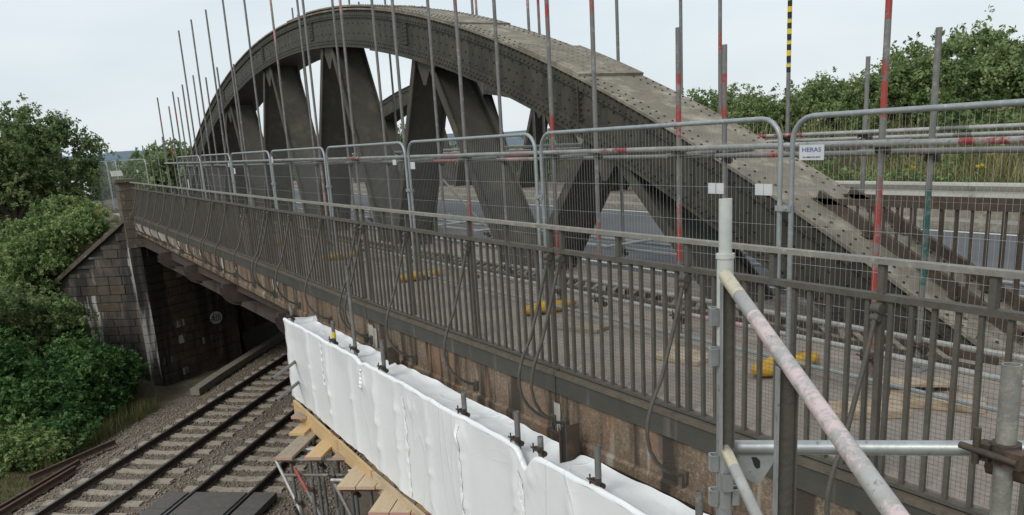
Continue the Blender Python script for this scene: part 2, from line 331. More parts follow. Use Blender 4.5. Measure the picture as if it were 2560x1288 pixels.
d = MB(); d.box(-6, 33, -.62, -.5, -1.5, -.902); d.build('edge_girder', 'steel_under', deck)
us = np.arange(-6.2, 27.3, .8)
for a, b in zip(JO[:-1], JO[1:]):
    a2 = max(a, -6.5) if a > -3 else -7.0
    n = 7; uu = [lerp(a2+.008, b-.008, i/n) for i in range(n+1)]
    d = MB(); d.extrude([(0, -.0), (.10, 0), (.10, -.035), (0, -.035)], lambda p: (uu[0], pv(uu[0])-.073+p[0], zc(uu[0])+p[1]), lambda p: (uu[-1], pv(uu[-1])-.073+p[0], zc(uu[-1])+p[1]))
    d.build('coping', 'coping', deck)
    d = MB(); d.hexa([(uu[0], pv(uu[0])-.058, zc(uu[0])-.20), (uu[-1], pv(uu[-1])-.058, zc(uu[-1])-.20), (uu[-1], pv(uu[-1])+.2, zc(uu[-1])-.2), (uu[0], pv(uu[0])+.2, zc(uu[0])-.2),
                      (uu[0], pv(uu[0])-.058, zc(uu[0])-.037), (uu[-1], pv(uu[-1])-.058, zc(uu[-1])-.037), (uu[-1], pv(uu[-1])+.2, zc(uu[-1])-.037), (uu[0], pv(uu[0])+.2, zc(uu[0])-.037)])
    d.build('steel_edge_strip', 'fascia', deck)
    d = MB()                                          # concrete edge panel with a chamfered foot
    prof = [(-.03, -.202), (-.03, -.56), (-.055, -.585), (-.055, -.66), (.03, -.75), (.25, -.86), (.25, -.202)]
    rise = lambda u: interp(u, [-8, 12, 27], [0, 0, .10])
    d.extrude(prof, lambda p: (uu[0], pv(uu[0])+p[0], zc(uu[0])+p[1]+rise(uu[0])*(p[1] < -.3)), lambda p: (uu[-1], pv(uu[-1])+p[0], zc(uu[-1])+p[1]+rise(uu[-1])*(p[1] < -.3)))
    d.build('edge_panel', 'concrete', deck)
for u in JO[1:-1]:                                    # curved cantilever brackets
    d = MB(); z0 = zc(u)-.78; pr = [(-1.32, z0), (-1.32, z0-.06)]
    for k in range(9):
        q = math.pi/2*k/8; pr.append((-1.32+.38*(1-math.cos(q)), z0-.06-.38*math.sin(q)))
    pr += [(-.64, z0-.46), (-.64, z0)]
    d.extrude(pr, lambda p: (u-.05, p[0], p[1]), lambda p: (u+.05, p[0], p[1])); br = d.build('bracket', 'steel_under', deck)
    d = MB()
    for k in range(8):
        q0 = math.pi/2*k/8; q1 = math.pi/2*(k+1)/8
        d.bar((u, -1.33+.38*(1-math.cos(q0)), z0-.07-.38*math.sin(q0)), (u, -1.33+.38*(1-math.cos(q1)), z0-.07-.38*math.sin(q1)), .12, .02, (1, 0, 0))
    d.build('flange', 'steel_under', br)
# lime runs left on the edge panels (raised crust with its own outline)
for (u, dz, wd, hh) in [(1.42, -.30, .05, .3), (5.85, -.27, .09, .46), (5.70, -.3, .05, .4), (10.2, -.24, .07, .5), (10.45, -.22, .03, .35), (14.35, -.22, .08, .5), (16.6, -.24, .10, .22), (18.25, -.24, .07, .5), (19.4, -.24, .20, .34), (20.2, -.22, .09, .4), (21.9, -.22, .09, .45), (22.4, -.2, .22, .2), (13.2, -.3, .1, .12), (17.4, -.25, .05, .4), (23.9, -.26, .16, .16)]:
    d = MB(); n = 9; vv_ = pv(u)-.042
    top = zc(u)+dz; pts = []
    for k in range(n):
        x = u-wd+2*wd*k/(n-1); e = hh*(.45+.55*abs(noise1(k*1.9+u*3))) * (1 if 0 < k < n-1 else .5)
        pts += [(x, vv_, top+.01*noise1(k+u)), (x, vv_, top-e)]
    d.add(pts, [(2*k, 2*k+1, 2*k+3, 2*k+2) for k in range(n-1)]); d.add([(p[0], p[1]+.02, p[2]) for p in pts], [(2*k, 2*k+2, 2*k+3, 2*k+1) for k in range(n-1)]); d.build('lime_run', 'lime', deck)
# lacing bars of the tie beside the arch foot
d = MB(); d.bar((-1, 1.02, .03), (33, 1.02, .03), .07, .06); d.bar((-1, 1.38, .03), (33, 1.38, .03), .05, .06); d.build('tie_angle', 'rusty', deck)
lb = MB(); lb.bar((-.13, -.15, 0), (.13, .15, 0), .05, .014); lm = bpy.data.meshes.new('lacing_bar'); lm.from_pydata(lb.v, [], lb.f); lm.materials.append(MATS['kerb'])
for k in range(60): child(lm, 'lacing_bar', deck, (-.6+k*.19, 1.2, .062), rot=(0, 0, 0 if k % 2 else .15))

# ------------------------------------------------------------------ riveted arches
def unit_mesh(name, mb, mt, smooth=False):
    me = bpy.data.meshes.new(name); me.from_pydata(mb.v, [], mb.f); me.materials.append(MATS[mt])
    if any(mb.sm): me.polygons.foreach_set('use_smooth', mb.sm)
    return me
def dome(mb, c, nrm, r, n=6):
    nrm = Vector(nrm).normalized(); x = nrm.cross(Vector((.3, .5, .81))).normalized(); y = nrm.cross(x); c = Vector(c)
    pts = [c+(x*math.cos(2*math.pi*k/n)+y*math.sin(2*math.pi*k/n))*r for k in range(n)]
    pts += [c+nrm*r*.55+(x*math.cos(2*math.pi*k/n)+y*math.sin(2*math.pi*k/n))*r*.72 for k in range(n)]+[c+nrm*r*.8]
    mb.add(pts, [(k, (k+1) % n, n+(k+1) % n, n+k) for k in range(n)]+[(n+k, n+(k+1) % n, 2*n) for k in range(n)], True)
UC = 16.2
def zt(u): return 4.9-.01645*(u-UC)**2
def zb(u): return 4.2-.0167*(u-UC)**2
def make_arch(du, v0, dz, label, near):
    v1 = v0+1.06; ar = thing('riveted_arch', label, 'arch', (UC+du, v0+.5, dz))
    fu = lambda u: u+du
    def strip(name, ua, ub, n, prof, mt, f=zt, parent=ar):
        d = MB(); us = [lerp(ua, ub, i/n) for i in range(n+1)]; k = len(prof); pts = []
        for u in us:
            sl = (f(u+.01)-f(u-.01))/.02; nx, nz = -sl/math.hypot(1, sl), 1/math.hypot(1, sl)
            for (vv, off) in prof: pts.append((fu(u+nx*off), vv, f(u)+nz*off+dz))
        fs = [(i*k+j, i*k+(j+1) % k, (i+1)*k+(j+1) % k, (i+1)*k+j) for i in range(n) for j in range(k)]+[tuple(reversed(range(k))), tuple(range(n*k, n*k+k))]
        d.add(pts, fs); return d.build(name, mt, parent)
    E0, E1 = -1.25, 33.65
    nseg = 60 if near else 36
    cuts = [E0, 4.68, 9.8, 14.65, 18.6, 23.3, 28.2, E1]
    for a, b in zip(cuts[:-1], cuts[1:]):              # web plates, both faces of the box
        n = max(6, int((b-a)*1.7))
        for vv, th in ((v0+.07, .02), (v1-.09, .02)):
            d = MB(); us = [lerp(a+.004, b-.004, i/n) for i in range(n+1)]
            pts = []
            for u in us: pts += [(fu(u), vv, zb(u)+.01+dz), (fu(u), vv, zt(u)-.015+dz), (fu(u), vv+th, zt(u)-.015+dz), (fu(u), vv+th, zb(u)+.01+dz)]
            d.add(pts, [(i*4+j, i*4+(j+1) % 4, i*4+4+(j+1) % 4, i*4+4+j) for i in range(n) for j in range(4)]+[(3, 2, 1, 0), (n*4, n*4+1, n*4+2, n*4+3)])
            d.build('web_plate', 'arch', ar)
    tf = strip('top_flange', E0, E1, nseg, [(v0, -.02), (v1, -.02), (v1, .012), (v0, .012)], 'arch_top_skylit' if near else 'arch')
    strip('bottom_flange', E0+.9, E1-.9, nseg, [(v0, -.012), (v1, -.012), (v1, .02), (v0, .02)], 'arch', zb)
    for vv in (v0+.035,):                              # flange angles along both edges of the front web
        strip('flange_angle', E0, E1, nseg, [(vv, -.16), (vv+.034, -.16), (vv+.034, -.022), (vv, -.022)], 'arch')
        strip('flange_angle', E0+.9, E1-.9, nseg, [(vv, .022), (vv+.034, .022), (vv+.034, .15), (vv, .15)], 'arch', zb)
    for u in cuts[1:-1]:
        d = MB(); d.hexa([(fu(u-.09), v0+.045, zb(u)+.16+dz), (fu(u+.09), v0+.045, zb(u)+.16+dz), (fu(u+.09), v0+.069, zb(u)+.16+dz), (fu(u-.09), v0+.069, zb(u)+.16+dz), (fu(u-.09), v0+.045, zt(u)-.17+dz), (fu(u+.09), v0+.045, zt(u)-.17+dz), (fu(u+.09), v0+.069, zt(u)-.17+dz), (fu(u-.09), v0+.069, zt(u)-.17+dz)]) if abs(u-4.68) > .1 else d.hexa([(fu(u-.012), v0+.03, zb(u)+.03+dz), (fu(u+.012), v0+.03, zb(u)+.03+dz), (fu(u+.012), v0+.069, zb(u)+.03+dz), (fu(u-.012), v0+.069, zb(u)+.03+dz), (fu(u-.012), v0+.03, zt(u)-.03+dz), (fu(u+.012), v0+.03, zt(u)-.03+dz), (fu(u+.012), v0+.069, zt(u)-.03+dz), (fu(u-.012), v0+.069, zt(u)-.03+dz)])
        d.build('splice_strap', 'arch', ar)
    if near:
        for a, b, th in ((4.6, 6.0, .05), (7.9, 16.1, .034), (10.9, 14.7, .062)):
            strip('cover_plate', a, b, 14, [(v0-.004, .0125), (v1+.004, .0125), (v1+.004, th), (v0-.004, th)], 'arch_top_skylit')
        strip('cover_plate', 8.6, 11.3, 8, [(v0-.004, -.013), (v1+.004, -.013), (v1+.004, -.04), (v0-.004, -.04)], 'arch', zb)
    # V shaped web members
    tops = [-.2+4.48, 9.3, 13.9, 18.5, 23.1, 28.1]; lows = [1.85, 6.5, 11.5, 16.2, 20.9, 25.9, 30.6]
    def member(ut, ub_):
        zt_, zb_ = zb(ut)-.02+dz, 0.0+dz*.6
        st = MB(); T, B = (fu(ut), zt_), (fu(ub_), zb_)
        dd = Vector((B[0]-T[0], B[1]-T[1])).normalized(); nn = Vector((dd.y, -dd.x))
        def q(p, w, v): return (p[0]+nn.x*w, v, p[1]+nn.y*w)
        hw = .07
        vb_ = v0+.78; st.hexa([q(B, -.012, v0+.12), q(B, .012, v0+.12), q(B, .012, vb_+.1), q(B, -.012, vb_+.1), q(T, -.012, v0+.12), q(T, .012, v0+.12), q(T, .012, vb_), q(T, -.012, vb_)])
        s_ = st.build('strut', 'strut', ar)
        for va, vb in ((v0+.09, v0+.118), (vb_+.002, vb_+.03)):
            sh_ = .1 if va > v0+.5 else 0; fl = MB(); fl.hexa([q(B, -hw, va+sh_), q(B, hw, va+sh_), q(B, hw, vb+sh_), q(B, -hw, vb+sh_), q(T, -hw, va), q(T, hw, va), q(T, hw, vb), q(T, -hw, vb)]); fl.build('flange', 'strut', s_)
        if near:
            rv = MB(); Ln = math.hypot(B[0]-T[0], B[1]-T[1])
            for k in range(int(Ln/.16)):
                f_ = (k+.5)/int(Ln/.16); p = (lerp(T[0], B[0], f_), lerp(T[1], B[1], f_))
                for vv in (v0+.19, v0+.71):
                    c = q(p, -.012, vv); dome(rv, c, (-nn.x, 0, -nn.y), .014)
                    dome(rv, q(p, .012, vv), (nn.x, 0, nn.y), .014)
            rv.build('rivets', 'strut', s_, kind='stuff')
    for i, ut in enumerate(tops):
        for sgn, ub_ in ((-.28, lows[i]+.32), (.28, lows[i+1]-.32)):
            member(ut+sgn, ub_)
        d = MB(); zz = zb(ut)+dz                        # gusset at the head of the V
        gp = [(-.34, .03), (-.06, -.44), (.04, -.44), (.34, .03)]
        gf = lambda vv: (lambda p: (fu(ut)+p[0], vv, zb(ut+p[0])*(p[1] > 0)+(zz if p[1] <= 0 else dz)+p[1]))
        d.extrude(gp, gf(v0+.1195), gf(v0+.134)); d.build('gusset_plate', 'strut', ar)
    # rivets
    rows = []
    rn = (0, -1, 0)
    u = E0+.3
    while u < E1-.3:
        w0 = v0+.035
        for off in (-.05, -.12): rows.append(((fu(u+(.04 if off < -.1 else 0)), w0, zt(u)+off+dz), rn, .0205))
        if u > -.2 and u < 32.6:
            for off in (.05, .115): rows.append(((fu(u+(.04 if off > .1 else 0)), w0, zb(u)+off+dz), rn, .0205))
        u += .105
    u = E0+.4
    while u < E1-.4:
        for fz, sg_ in ((.36, 0), (.62, 0)) if u > 9.8 else ((.30, 0), (.5, .1), (.70, 0)):
            rows.append(((fu(u+sg_), v0+.07, lerp(zb(u+sg_), zt(u+sg_), fz)+dz), rn, .0205))
        u += .21 if u < 9.8 else .26
    for u_ in cuts[1:-1]:
        for k in range(6):
            for sx in (-.05, .05): rows.append(((fu(u_+sx), v0+.045, lerp(zb(u_)+.18, zt(u_)-.2, k/5)+dz), rn, .0205))
    if near:
        u = E0+.2
        while u < 17:
            sl = -2*.01645*(u-UC); nn = Vector((-sl, 0, 1)).normalized()
            dense = 4.6 < u < 6.0 or 10.9 < u < 14.7; lift = .05 if 4.6 < u < 6 else .062 if 10.9 < u < 14.7 else .034 if 7.9 < u < 16.1 else .0125
            cols_ = [v0+.05, v0+.17, v0+.29, v0+.42, v0+.55, v0+.68, v0+.80, v0+.92, v1-.05] if dense else [v0+.06, v0+.2, v1-.2, v1-.06]
            for j, vv in enumerate(cols_):
                uu = u+(.055 if j % 2 else 0)
                if dense and random.random() < .12: continue
                rows.append(((fu(uu)+nn.x*lift, vv, zt(uu)+nn.z*lift+dz), (nn.x, 0, nn.z), .02 if dense else .017))
            u += .115 if dense else .14
    cpos = Vector((-4.649, -5.304, 1.991))
    rows.sort(key=lambda q: (Vector(q[0])-cpos).length if q[0][0] > -.9 else 99)
    big = rows[:280] if near else []
    rd = MB(); dome(rd, (0, 0, 0), (0, 0, 1), 1.0, 7)
    rm = unit_mesh('rivet', rd, 'rivet'); rmt = unit_mesh('rivet', rd, 'arch_top_skylit')
    for c, nr, r in big:
        q = Vector((nr[1], nr[0], nr[2])).to_track_quat('Z', 'Y').to_euler()
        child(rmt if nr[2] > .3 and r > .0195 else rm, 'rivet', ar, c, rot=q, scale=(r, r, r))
    for cond, mt in ((lambda n_, r_: n_[2] > .3 and r_ > .0195, 'arch_top_skylit'), (lambda n_, r_: not (n_[2] > .3 and r_ > .0195), 'rivet')):
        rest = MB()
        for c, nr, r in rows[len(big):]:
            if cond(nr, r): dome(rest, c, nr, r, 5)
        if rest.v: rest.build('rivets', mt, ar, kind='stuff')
    return ar
make_arch(0, 1.38, 0, 'long grey-green riveted arch rib rising beside the near footway', True)
make_arch(10.75, 10.75, -.38, 'second riveted arch rib beyond the road, seen through the near struts', False)

# guard railings standing on the sloping end of the near arch
for v_, lab in ((1.80, 'rust-brown guard railing on the sloping arch end, nearer of two'), (2.28, 'rust-brown guard railing on the sloping arch end, farther of two')):
    ue = 1.28; gt = thing('arch_guard_railing', lab, 'railing', (-.5, v_, .3), 'guard railings on the arch end')
    d = MB(); d.bar((-5.5, v_, 1.2), (ue, v_, 1.2), .05, .06); d.build('top_rail', 'rusty', gt)
    d = MB(); a = 1.15
    for k in range(9):
        d.bar((a, v_, max(zt(a)+.09, .13)), (a-.3, v_, max(zt(a-.3)+.09, .13)), .05, .09); a -= .3
    d.bar((a, v_, .13), (-5.5, v_, .13), .05, .06); d.build('raking_rail', 'rusty', gt)
    d = MB(); d.box(-.011, .011, -.008, .008, 0, 1); bm_ = unit_mesh('bar', d, 'rusty'); u = 1.12
    while u > -5.4:
        zl = max(zt(u)+.12, .15) if u > -1.2 else .15
        if 1.17-zl > .03: child(bm_, 'bar', gt, (u, v_, zl), scale=(1, 1, 1.175-zl))
        u -= .142
    for u in (.55, -.35, -1.6, -3.2):
        d = MB(); zl = max(zt(u) if u > -1.2 else 0, 0); d.box(u-.03, u+.03, v_-.07, v_-.03, zl, zl+.16); d.box(u-.06, u+.06, v_-.09, v_+.0, zl+.012, zl+.035); d.build('fixing_cleat', 'rusty', gt)

# ------------------------------------------------------------------ near parapet railing
pr = thing('parapet_railing', 'long grey-brown barred parapet railing along the near footway edge', 'railing', (12, -1.25, 0))
seg = [-6.6, -3.15, 1.385, 5.92, 10.3, 14.6, 18.9, 23.0, 27.0]
for a, b in zip(seg[:-1], seg[1:]):
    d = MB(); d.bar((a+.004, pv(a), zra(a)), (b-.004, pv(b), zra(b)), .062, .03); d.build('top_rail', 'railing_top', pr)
    d = MB(); d.bar((a+.01, pv(a), zlo(a)), (b-.01, pv(b), zlo(b)), .055, .035); d.build('middle_rail', 'railing', pr)
    d = MB(); d.bar((a+.01, pv(a), zc(a)+.022), (b-.01, pv(b), zc(b)+.022), .045, .022); d.build('bottom_rail', 'railing', pr)
d = MB(); d.box(-.0125, .0125, -.0125, .0125, 0, 1); bm_ = unit_mesh('bar', d, 'railing')
STAY = [-4.95, -3.2, -3.0, -1.78, -.25, 1.29, 1.47, 2.94, 4.46, 5.83, 6.03, 7.46, 8.97, 10.2, 10.42, 11.75, 13.3, 14.5, 14.72, 16.1, 17.5, 18.8, 19.0, 20.3, 21.6, 22.9, 23.1, 24.3, 25.6]
ups = [x for x in STAY]; ups += [(a+b)/2 for a, b in zip(STAY[:-1], STAY[1:]) if b-a > .6]
u = -6.4
nb = 0
while u < 26.9 and nb < 290:
    if min(abs(u-x) for x in STAY) > .045:
        child(bm_, 'bar', pr, (u+random.uniform(-.006, .006), pv(u), zc(u)+.033), rot=(random.gauss(0, .005), random.gauss(0, .004), random.gauss(0, .1)), scale=(1, 1, zlo(u)-zc(u)-.048)); nb += 1
    u += .1305
d = MB(); d.box(-.018, .018, -.018, .018, 0, 1); pm_ = unit_mesh('post', d, 'railing')
for u in ups:
    z0 = zc(u)+.05 if u in STAY else zlo(u)+.017
    child(pm_, 'post', pr, (u, pv(u)+.001, z0), scale=(1, 1, zra(u)-.015-z0))
for u in STAY:                                        # bent stays: out from the middle rail and back into the deck edge
    d = MB(); vv = pv(u); z0 = zlo(u)-.06; ze = zc(u)-.47; pts = [(u, vv-.03, z0), (u, vv-.14, z0-.36), (u, vv-.25, z0-.68)]
    lo = random.uniform(-.015, .015)
    for (dv, dzz) in ((-.335, .16), (-.375, .04), (-.385, -.07), (-.36, -.19), (-.305, -.29), (-.22, -.375), (-.13, -.43), (-.04, -.455)):
        pts.append((u+lo*dv*4, vv+dv, zc(u)+dzz))
    d.tube(pts, .0145, 7); sy = d.build('stay', 'railing', pr)
    d = MB(); d.tube([(u-.028, vv-.03, z0), (u+.028, vv-.03, z0)], .031, 9); d.tube([(u-.024, vv-.042, z0-.05), (u+.024, vv-.042, z0-.05)], .023, 8); d.build('knuckle', 'railing', sy)
    d = MB(); e = ze; d.box(u-.03, u+.035, vv-.06, vv-.036, e-.045, e+.05); d.box(u-.014, u+.014, vv-.085, vv-.058, e-.06, e+.03); d.build('anchor_plate', 'railing', sy)
wm = MB()                                            # fine wire mesh tied to the bars
r_ = .0008
for k in range(38):
    z = .06+k*.0258
    n = 40; us_ = [lerp(-6.4, 12, i/n) for i in range(n+1)]
    for vv, zz in ((r_, 0), (0, r_)): 
        pts = [(uu, pv(uu)+.022+sg*vv, zc(uu)+.03+z+sg*zz) for uu in us_ for sg in (-1, 1)]
        wm.add(pts, [(2*i, 2*i+2, 2*i+3, 2*i+1) for i in range(n)])
u = -6.4
while u < 12:
    for du_, dv_ in ((r_, 0), (0, r_)):
        wm.add([(u-du_, pv(u)+.022-dv_, zc(u)+.06), (u+du_, pv(u)+.022+dv_, zc(u)+.06), (u+du_, pv(u)+.022+dv_, zlo(u)-.02), (u-du_, pv(u)+.022-dv_, zlo(u)-.02)], [(0, 1, 2, 3)])
    u += .0262
wm.build('wire_mesh', 'railing', pr, kind='stuff')

# ------------------------------------------------------------------ temporary mesh fence panels
def text_mesh(txt, size, mt):
    cu = bpy.data.curves.new('lettering', 'FONT'); cu.body = txt; cu.size = size; cu.align_x = 'CENTER'; cu.align_y = 'CENTER'; cu.extrude = .0004; cu.offset = size*.012
    o = bpy.data.objects.new('lettering', cu); COL.objects.link(o); bpy.context.view_layer.update()
    me = bpy.data.meshes.new_from_object(o.evaluated_get(bpy.context.evaluated_depsgraph_get())); bpy.data.objects.remove(o)
    me.materials.clear(); me.materials.append(MATS[mt]); return me
def heras(a, b, label, group, vf=lambda u: 0., z0=.0, sign=None, tags=(), fine=True):
    Lw = math.hypot(b[0]-a[0], b[1]-a[1]); ex = ((b[0]-a[0])/Lw, (b[1]-a[1])/Lw)
    P = lambda s, z, off=0: (a[0]+ex[0]*s-ex[1]*off, a[1]+ex[1]*s+ex[0]*off, z0+z)
    t = thing('mesh_fence_panel', label, 'fence panel', P(Lw/2, 0), group)
    r = .0205; rad = .19; zt_ = 2.02
    pts = [P(.03, .0)]; pts.append(P(.03, zt_-rad))
    for k in range(1, 6): q = math.pi/2*k/5; pts.append(P(.03+rad*(1-math.cos(q)), zt_-rad+rad*math.sin(q)))
    pts.append(P(Lw-.03-rad, zt_))
    for k in range(1, 6): q = math.pi/2*k/5; pts.append(P(Lw-.03-rad+rad*math.sin(q), zt_-rad+rad*math.cos(q)))
    pts.append(P(Lw-.03, 0)); d = MB(); d.tube(pts, r, 9); fr = d.build('frame', 'heras', t)
    d = MB(); d.tube([P(.03, .11), P(Lw-.03, .11)], .017, 8); d.build('bottom_bar', 'heras', t)
    wr = MB(); rw = .0013 if fine else .0019
    s = .075; pitch = .047 if fine else .09
    while s < Lw-.06:
        e = min(s-.03, Lw-.03-s); ztop = zt_ if e > rad else zt_-rad+math.sqrt(max(0, rad*rad-(rad-e)**2))
        p0, p1 = P(s, .1), P(s+.004*math.sin(s*9), ztop-.01)
        wr.tube([p0, p1], rw, 3, False); s += pitch*random.uniform(.94, 1.06)
    for z in (.33, .62, .91, 1.2, 1.49, 1.76): wr.tube([P(.04, z), P(Lw/3, z-.004), P(2*Lw/3, z+.003), P(Lw-.04, z)], rw*1.15, 3, False)
    wr.build('wire_infill', 'wire', t, kind='stuff')
    return t, P
HU = [3.5*i for i in range(-1, 8)]
HL = {-1: 'mesh fence panel carrying the blue lettered white sign, nearest on the right', 0: 'mesh fence panel with two white reflector plates, second from the right', 1: 'mesh fence panel with small white tag by its left post, third from the right',
      2: 'mesh fence panel in front of the brown stained strut, fourth from the right', 3: 'mesh fence panel with tilted white tag at its left post, fifth from the right', 4: 'mesh fence panel with white tag below its rail, sixth from the right',
      5: 'bright-topped mesh fence panel in front of the far arch foot', 6: 'thin distant mesh fence panel, next to the last along the footway'}
for i in range(-1, 7):
    t, P = heras((3.5*i+.028, 0), (3.5*i+3.472, 0), HL[i], 'mesh fence panels along the near footway', fine=i < 4)
    def plate(s, z, w, hh, mt='sign_white', name='tag'):
        d = MB(); p = P(s, z); d.box(p[0]-w/2, p[0]+w/2, -.012, -.008, z-hh/2, z+hh/2); return d.build(name, mt, t)
    if i == -1:
        sg = plate(3.225, 1.757, .225, .112, name='sign_plate')
        for txt, sz, zz, mt in (('HERAS', .044, 1.776, 'sign_blue'), ('Tel: 0806 472 6074', .0155, 1.722, 'sign_black')):
            child(text_mesh(txt, sz, mt), 'lettering', sg, (P(3.225, 0)[0], -.0135, zz), rot=(math.pi/2, 0, -math.pi/2), scale=(1.35, 1, 1))
    elif i == 0:
        for s in (.14, .232, .667, .762): plate(s, 1.475, .086, .09, name='reflector_plate')
    elif i == 1: plate(3.28, 1.69, .15, .1)
    elif i == 2: plate(.42, 1.74, .13, .08)
    elif i == 3: plate(3.33, 1.84, .1, .13)
    elif i == 4: plate(3.2, 1.6, .15, .14)
    elif i == 5: plate(.2, 1.75, .12, .1); plate(1.0, .75, .1, .2)
    else: plate(2.1, 1.2, .12, .3)
    if i < 6:                                         # clamp joining this panel to the next
        d = MB(); z = 1.335; u = 3.5*i+3.5; d.box(u-.075, u+.075, -.032, -.022, z-.022, z+.022); d.tube([(u-.028, -.045, z), (u-.028, .04, z)], .012, 6); d.box(u-.075, u+.075, .022, .032, z-.022, z+.022); d.build('clamp', 'galv', t)
FL = ['beside the foreground stair post', 'with a plywood board in front of it', 'below the brown stained strut', 'seen dimly through the railing bars', 'far along the footway behind the bars']
for i in range(0, 5):
    u = 3.5*i
    d = MB()                                          # moulded fence foot: long rounded block with raised lobes and a waist
    def foot(a, b):
        s = a/14*2-1; ang = 2*math.pi*b/14
        lobe = .085+.03*math.cos(s*math.pi*2)*(.5 if abs(s) < .3 else 1)
        wv = .37*s; ru = .118*(1-.30*(abs(s) < .12))*max(.25, (1-abs(s)**6)); rz = lobe*.78*max(.2, (1-abs(s)**5))
        cu, su = math.cos(ang), math.sin(ang)
        pu = ru*math.copysign(abs(cu)**.6, cu); pz = rz*math.copysign(abs(su)**.6, su)
        return (u+pu, .05+wv, max(.005, .065+pz))
    d.grid(foot, 15, 15); d.add([foot(0, b) for b in range(14)], [tuple(range(14))]); d.add([foot(14, b) for b in range(14)], [tuple(range(14))])
    ft = single('fence_foot', d, 'yellow', 'yellow plastic fence foot block '+FL[i], 'fence foot', (u, .05, 0), 'yellow fence feet')

# ------------------------------------------------------------------ scaffold tubes around the arch
RED, PINK, GRN, BLU = (.36, .065, .055, 1), (.52, .29, .27, 1), (.03, .12, .10, 1), (.02, .08, .25, 1)
def stube(path, r=.0242, n=10, bands=(), hollow=True, mb=None):
    """scaffold tube from a to b with painted bands [(from, to, colour)] in metres from a"""
    d = mb or MB(); a, b = Vector(path[0]), Vector(path[1]); Ln = (b-a).length; dr = (b-a)/Ln
    edges = sorted({0., Ln, *[min(max(x, 0), Ln) for q in bands for x in q[:2]]})
    for i, (x, y) in enumerate(zip(edges[:-1], edges[1:])):
        if y-x < 1e-3: continue
        d.col = (0, 0, 0, 0)
        for q in bands:
            if q[0] <= (x+y)/2 <= q[1]: d.col = q[2]
        last = i == len(edges)-2; first = i == 0
        d.tube([a+dr*x, a+dr*y], r, n, caps=last or first, hollow=last and hollow)
    d.col = (0, 0, 0, 0); return d
def coupler(p, axis='z', s=1.0, mb=None):
    d = mb or MB(); u, v, z = p
    d.tube([(u, v, z-.026*s), (u, v, z+.026*s)], .036*s, 9)
    d.box(u-.062*s, u-.02*s, v-.045*s, v-.005*s, z-.02*s, z+.02*s); d.box(u+.02*s, u+.055*s, v-.04*s, v+.0, z-.022*s, z+.022*s)
    d.tube([(u-.055*s, v-.05*s, z), (u+.085*s, v-.055*s, z+.012)], .009*s, 6); d.tube([(u+.045*s, v-.05*s, z-.03), (u+.045*s, v-.05*s, z+.065*s)], .009*s, 6)
    d.tube([(u-.05*s, v+.03*s, z-.05*s), (u+.05*s, v+.03*s, z-.05*s)], .03*s, 8); return d
TUB = [(27.81, 0, 4.05), (25.98, 0, 3.65), (24.96, 0, 4.04), (27.05, 1, 4.0), (23.42, 0, 4.13), (22.69, 0, 5.57), (24.3, 1, 4.47), (20.98, 0, 5.63), (22.63, 1, 4.26), (19.18, 0, 5.62), (21.02, 1, 4.39), (17.36, 0, 6.06), (19.18, 1, 4.29), (15.52, 0, 5.78), (13.58, 0, 5.6), (13.52, 1, 5.7), (11.62, 0, 5.5), (11.52, 1, 5.6), (9.76, 0, 5.4), (9.67, 1, 5.5), (7.67, 0, 5.6), (7.59, 1, 5.4), (5.71, 0, 5.4), (5.66, 1, 5.5), (3.62, 0, 5.3), (2.81, 0, 5.4), (1.53, 0, 2.87), (1.47, 1, 2.72), (-.62, 0, 5.2), (-.66, 1, 2.59),
       (16.03, 2, 5.93), (16.77, 3, 5.52), (13.93, 2, 5.8), (10.0, 2, 5.4), (10.84, 3, 5.5), (8.12, 2, 5.4), (8.65, 3, 5.4), (5.75, 2, 5.3), (5.01, 3, 5.3), (3.68, 2, 5.3), (2.58, 2, 5.2), (1.51, 2, 2.61), (20.37, 2, 5.9), (21.63, 3, 5.9), (36.24, 1, 2.61), (34.56, 1, 2.65), (32.74, 1, 2.75), (31.24, 1, 2.82), (29.55, 1, 2.75)]
BND = [(0, 3.13, 3.44, RED), (4, 3.22, 3.54, RED), (2, 2.99, 3.48, RED), (14, 4.06, 5.6, PINK), (18, 4.13, 5.4, PINK), (22, 3.58, 5.4, RED), (24, 3.04, 5.3, RED), (24, 1.83, 2.21, RED), (24, .38, .99, RED), (25, 3.16, 5.4, RED), (25, .47, 1.04, RED), (26, 1.88, 2.45, RED), (26, .6, 1.26, RED), (27, 2.04, 2.44, RED), (28, 2.62, 5.2, RED), (28, 1.96, 2.35, RED), (28, .04, 1.54, RED), (39, 2.89, 3.13, RED), (34, 4.31, 5.5, PINK), (36, 4.0, 5.4, RED), (35, 3.95, 5.4, PINK), (16, .73, 1.57, PINK), (20, .78, 1.5, PINK), (22, .44, 1.37, RED), (29, .67, 1.41, GRN), (48, 2.0, 2.4, RED)]
RV = [.28, .82, 2.95, 3.5]
RN = ['front row before the arch', 'inner row before the arch', 'row behind the arch', 'outer row by the road']
order = {}
for r in range(4):
    idx = sorted([i for i, q in enumerate(TUB) if q[1] == r], key=lambda i: TUB[i][0])
    for k, i in enumerate(idx): order[i] = k
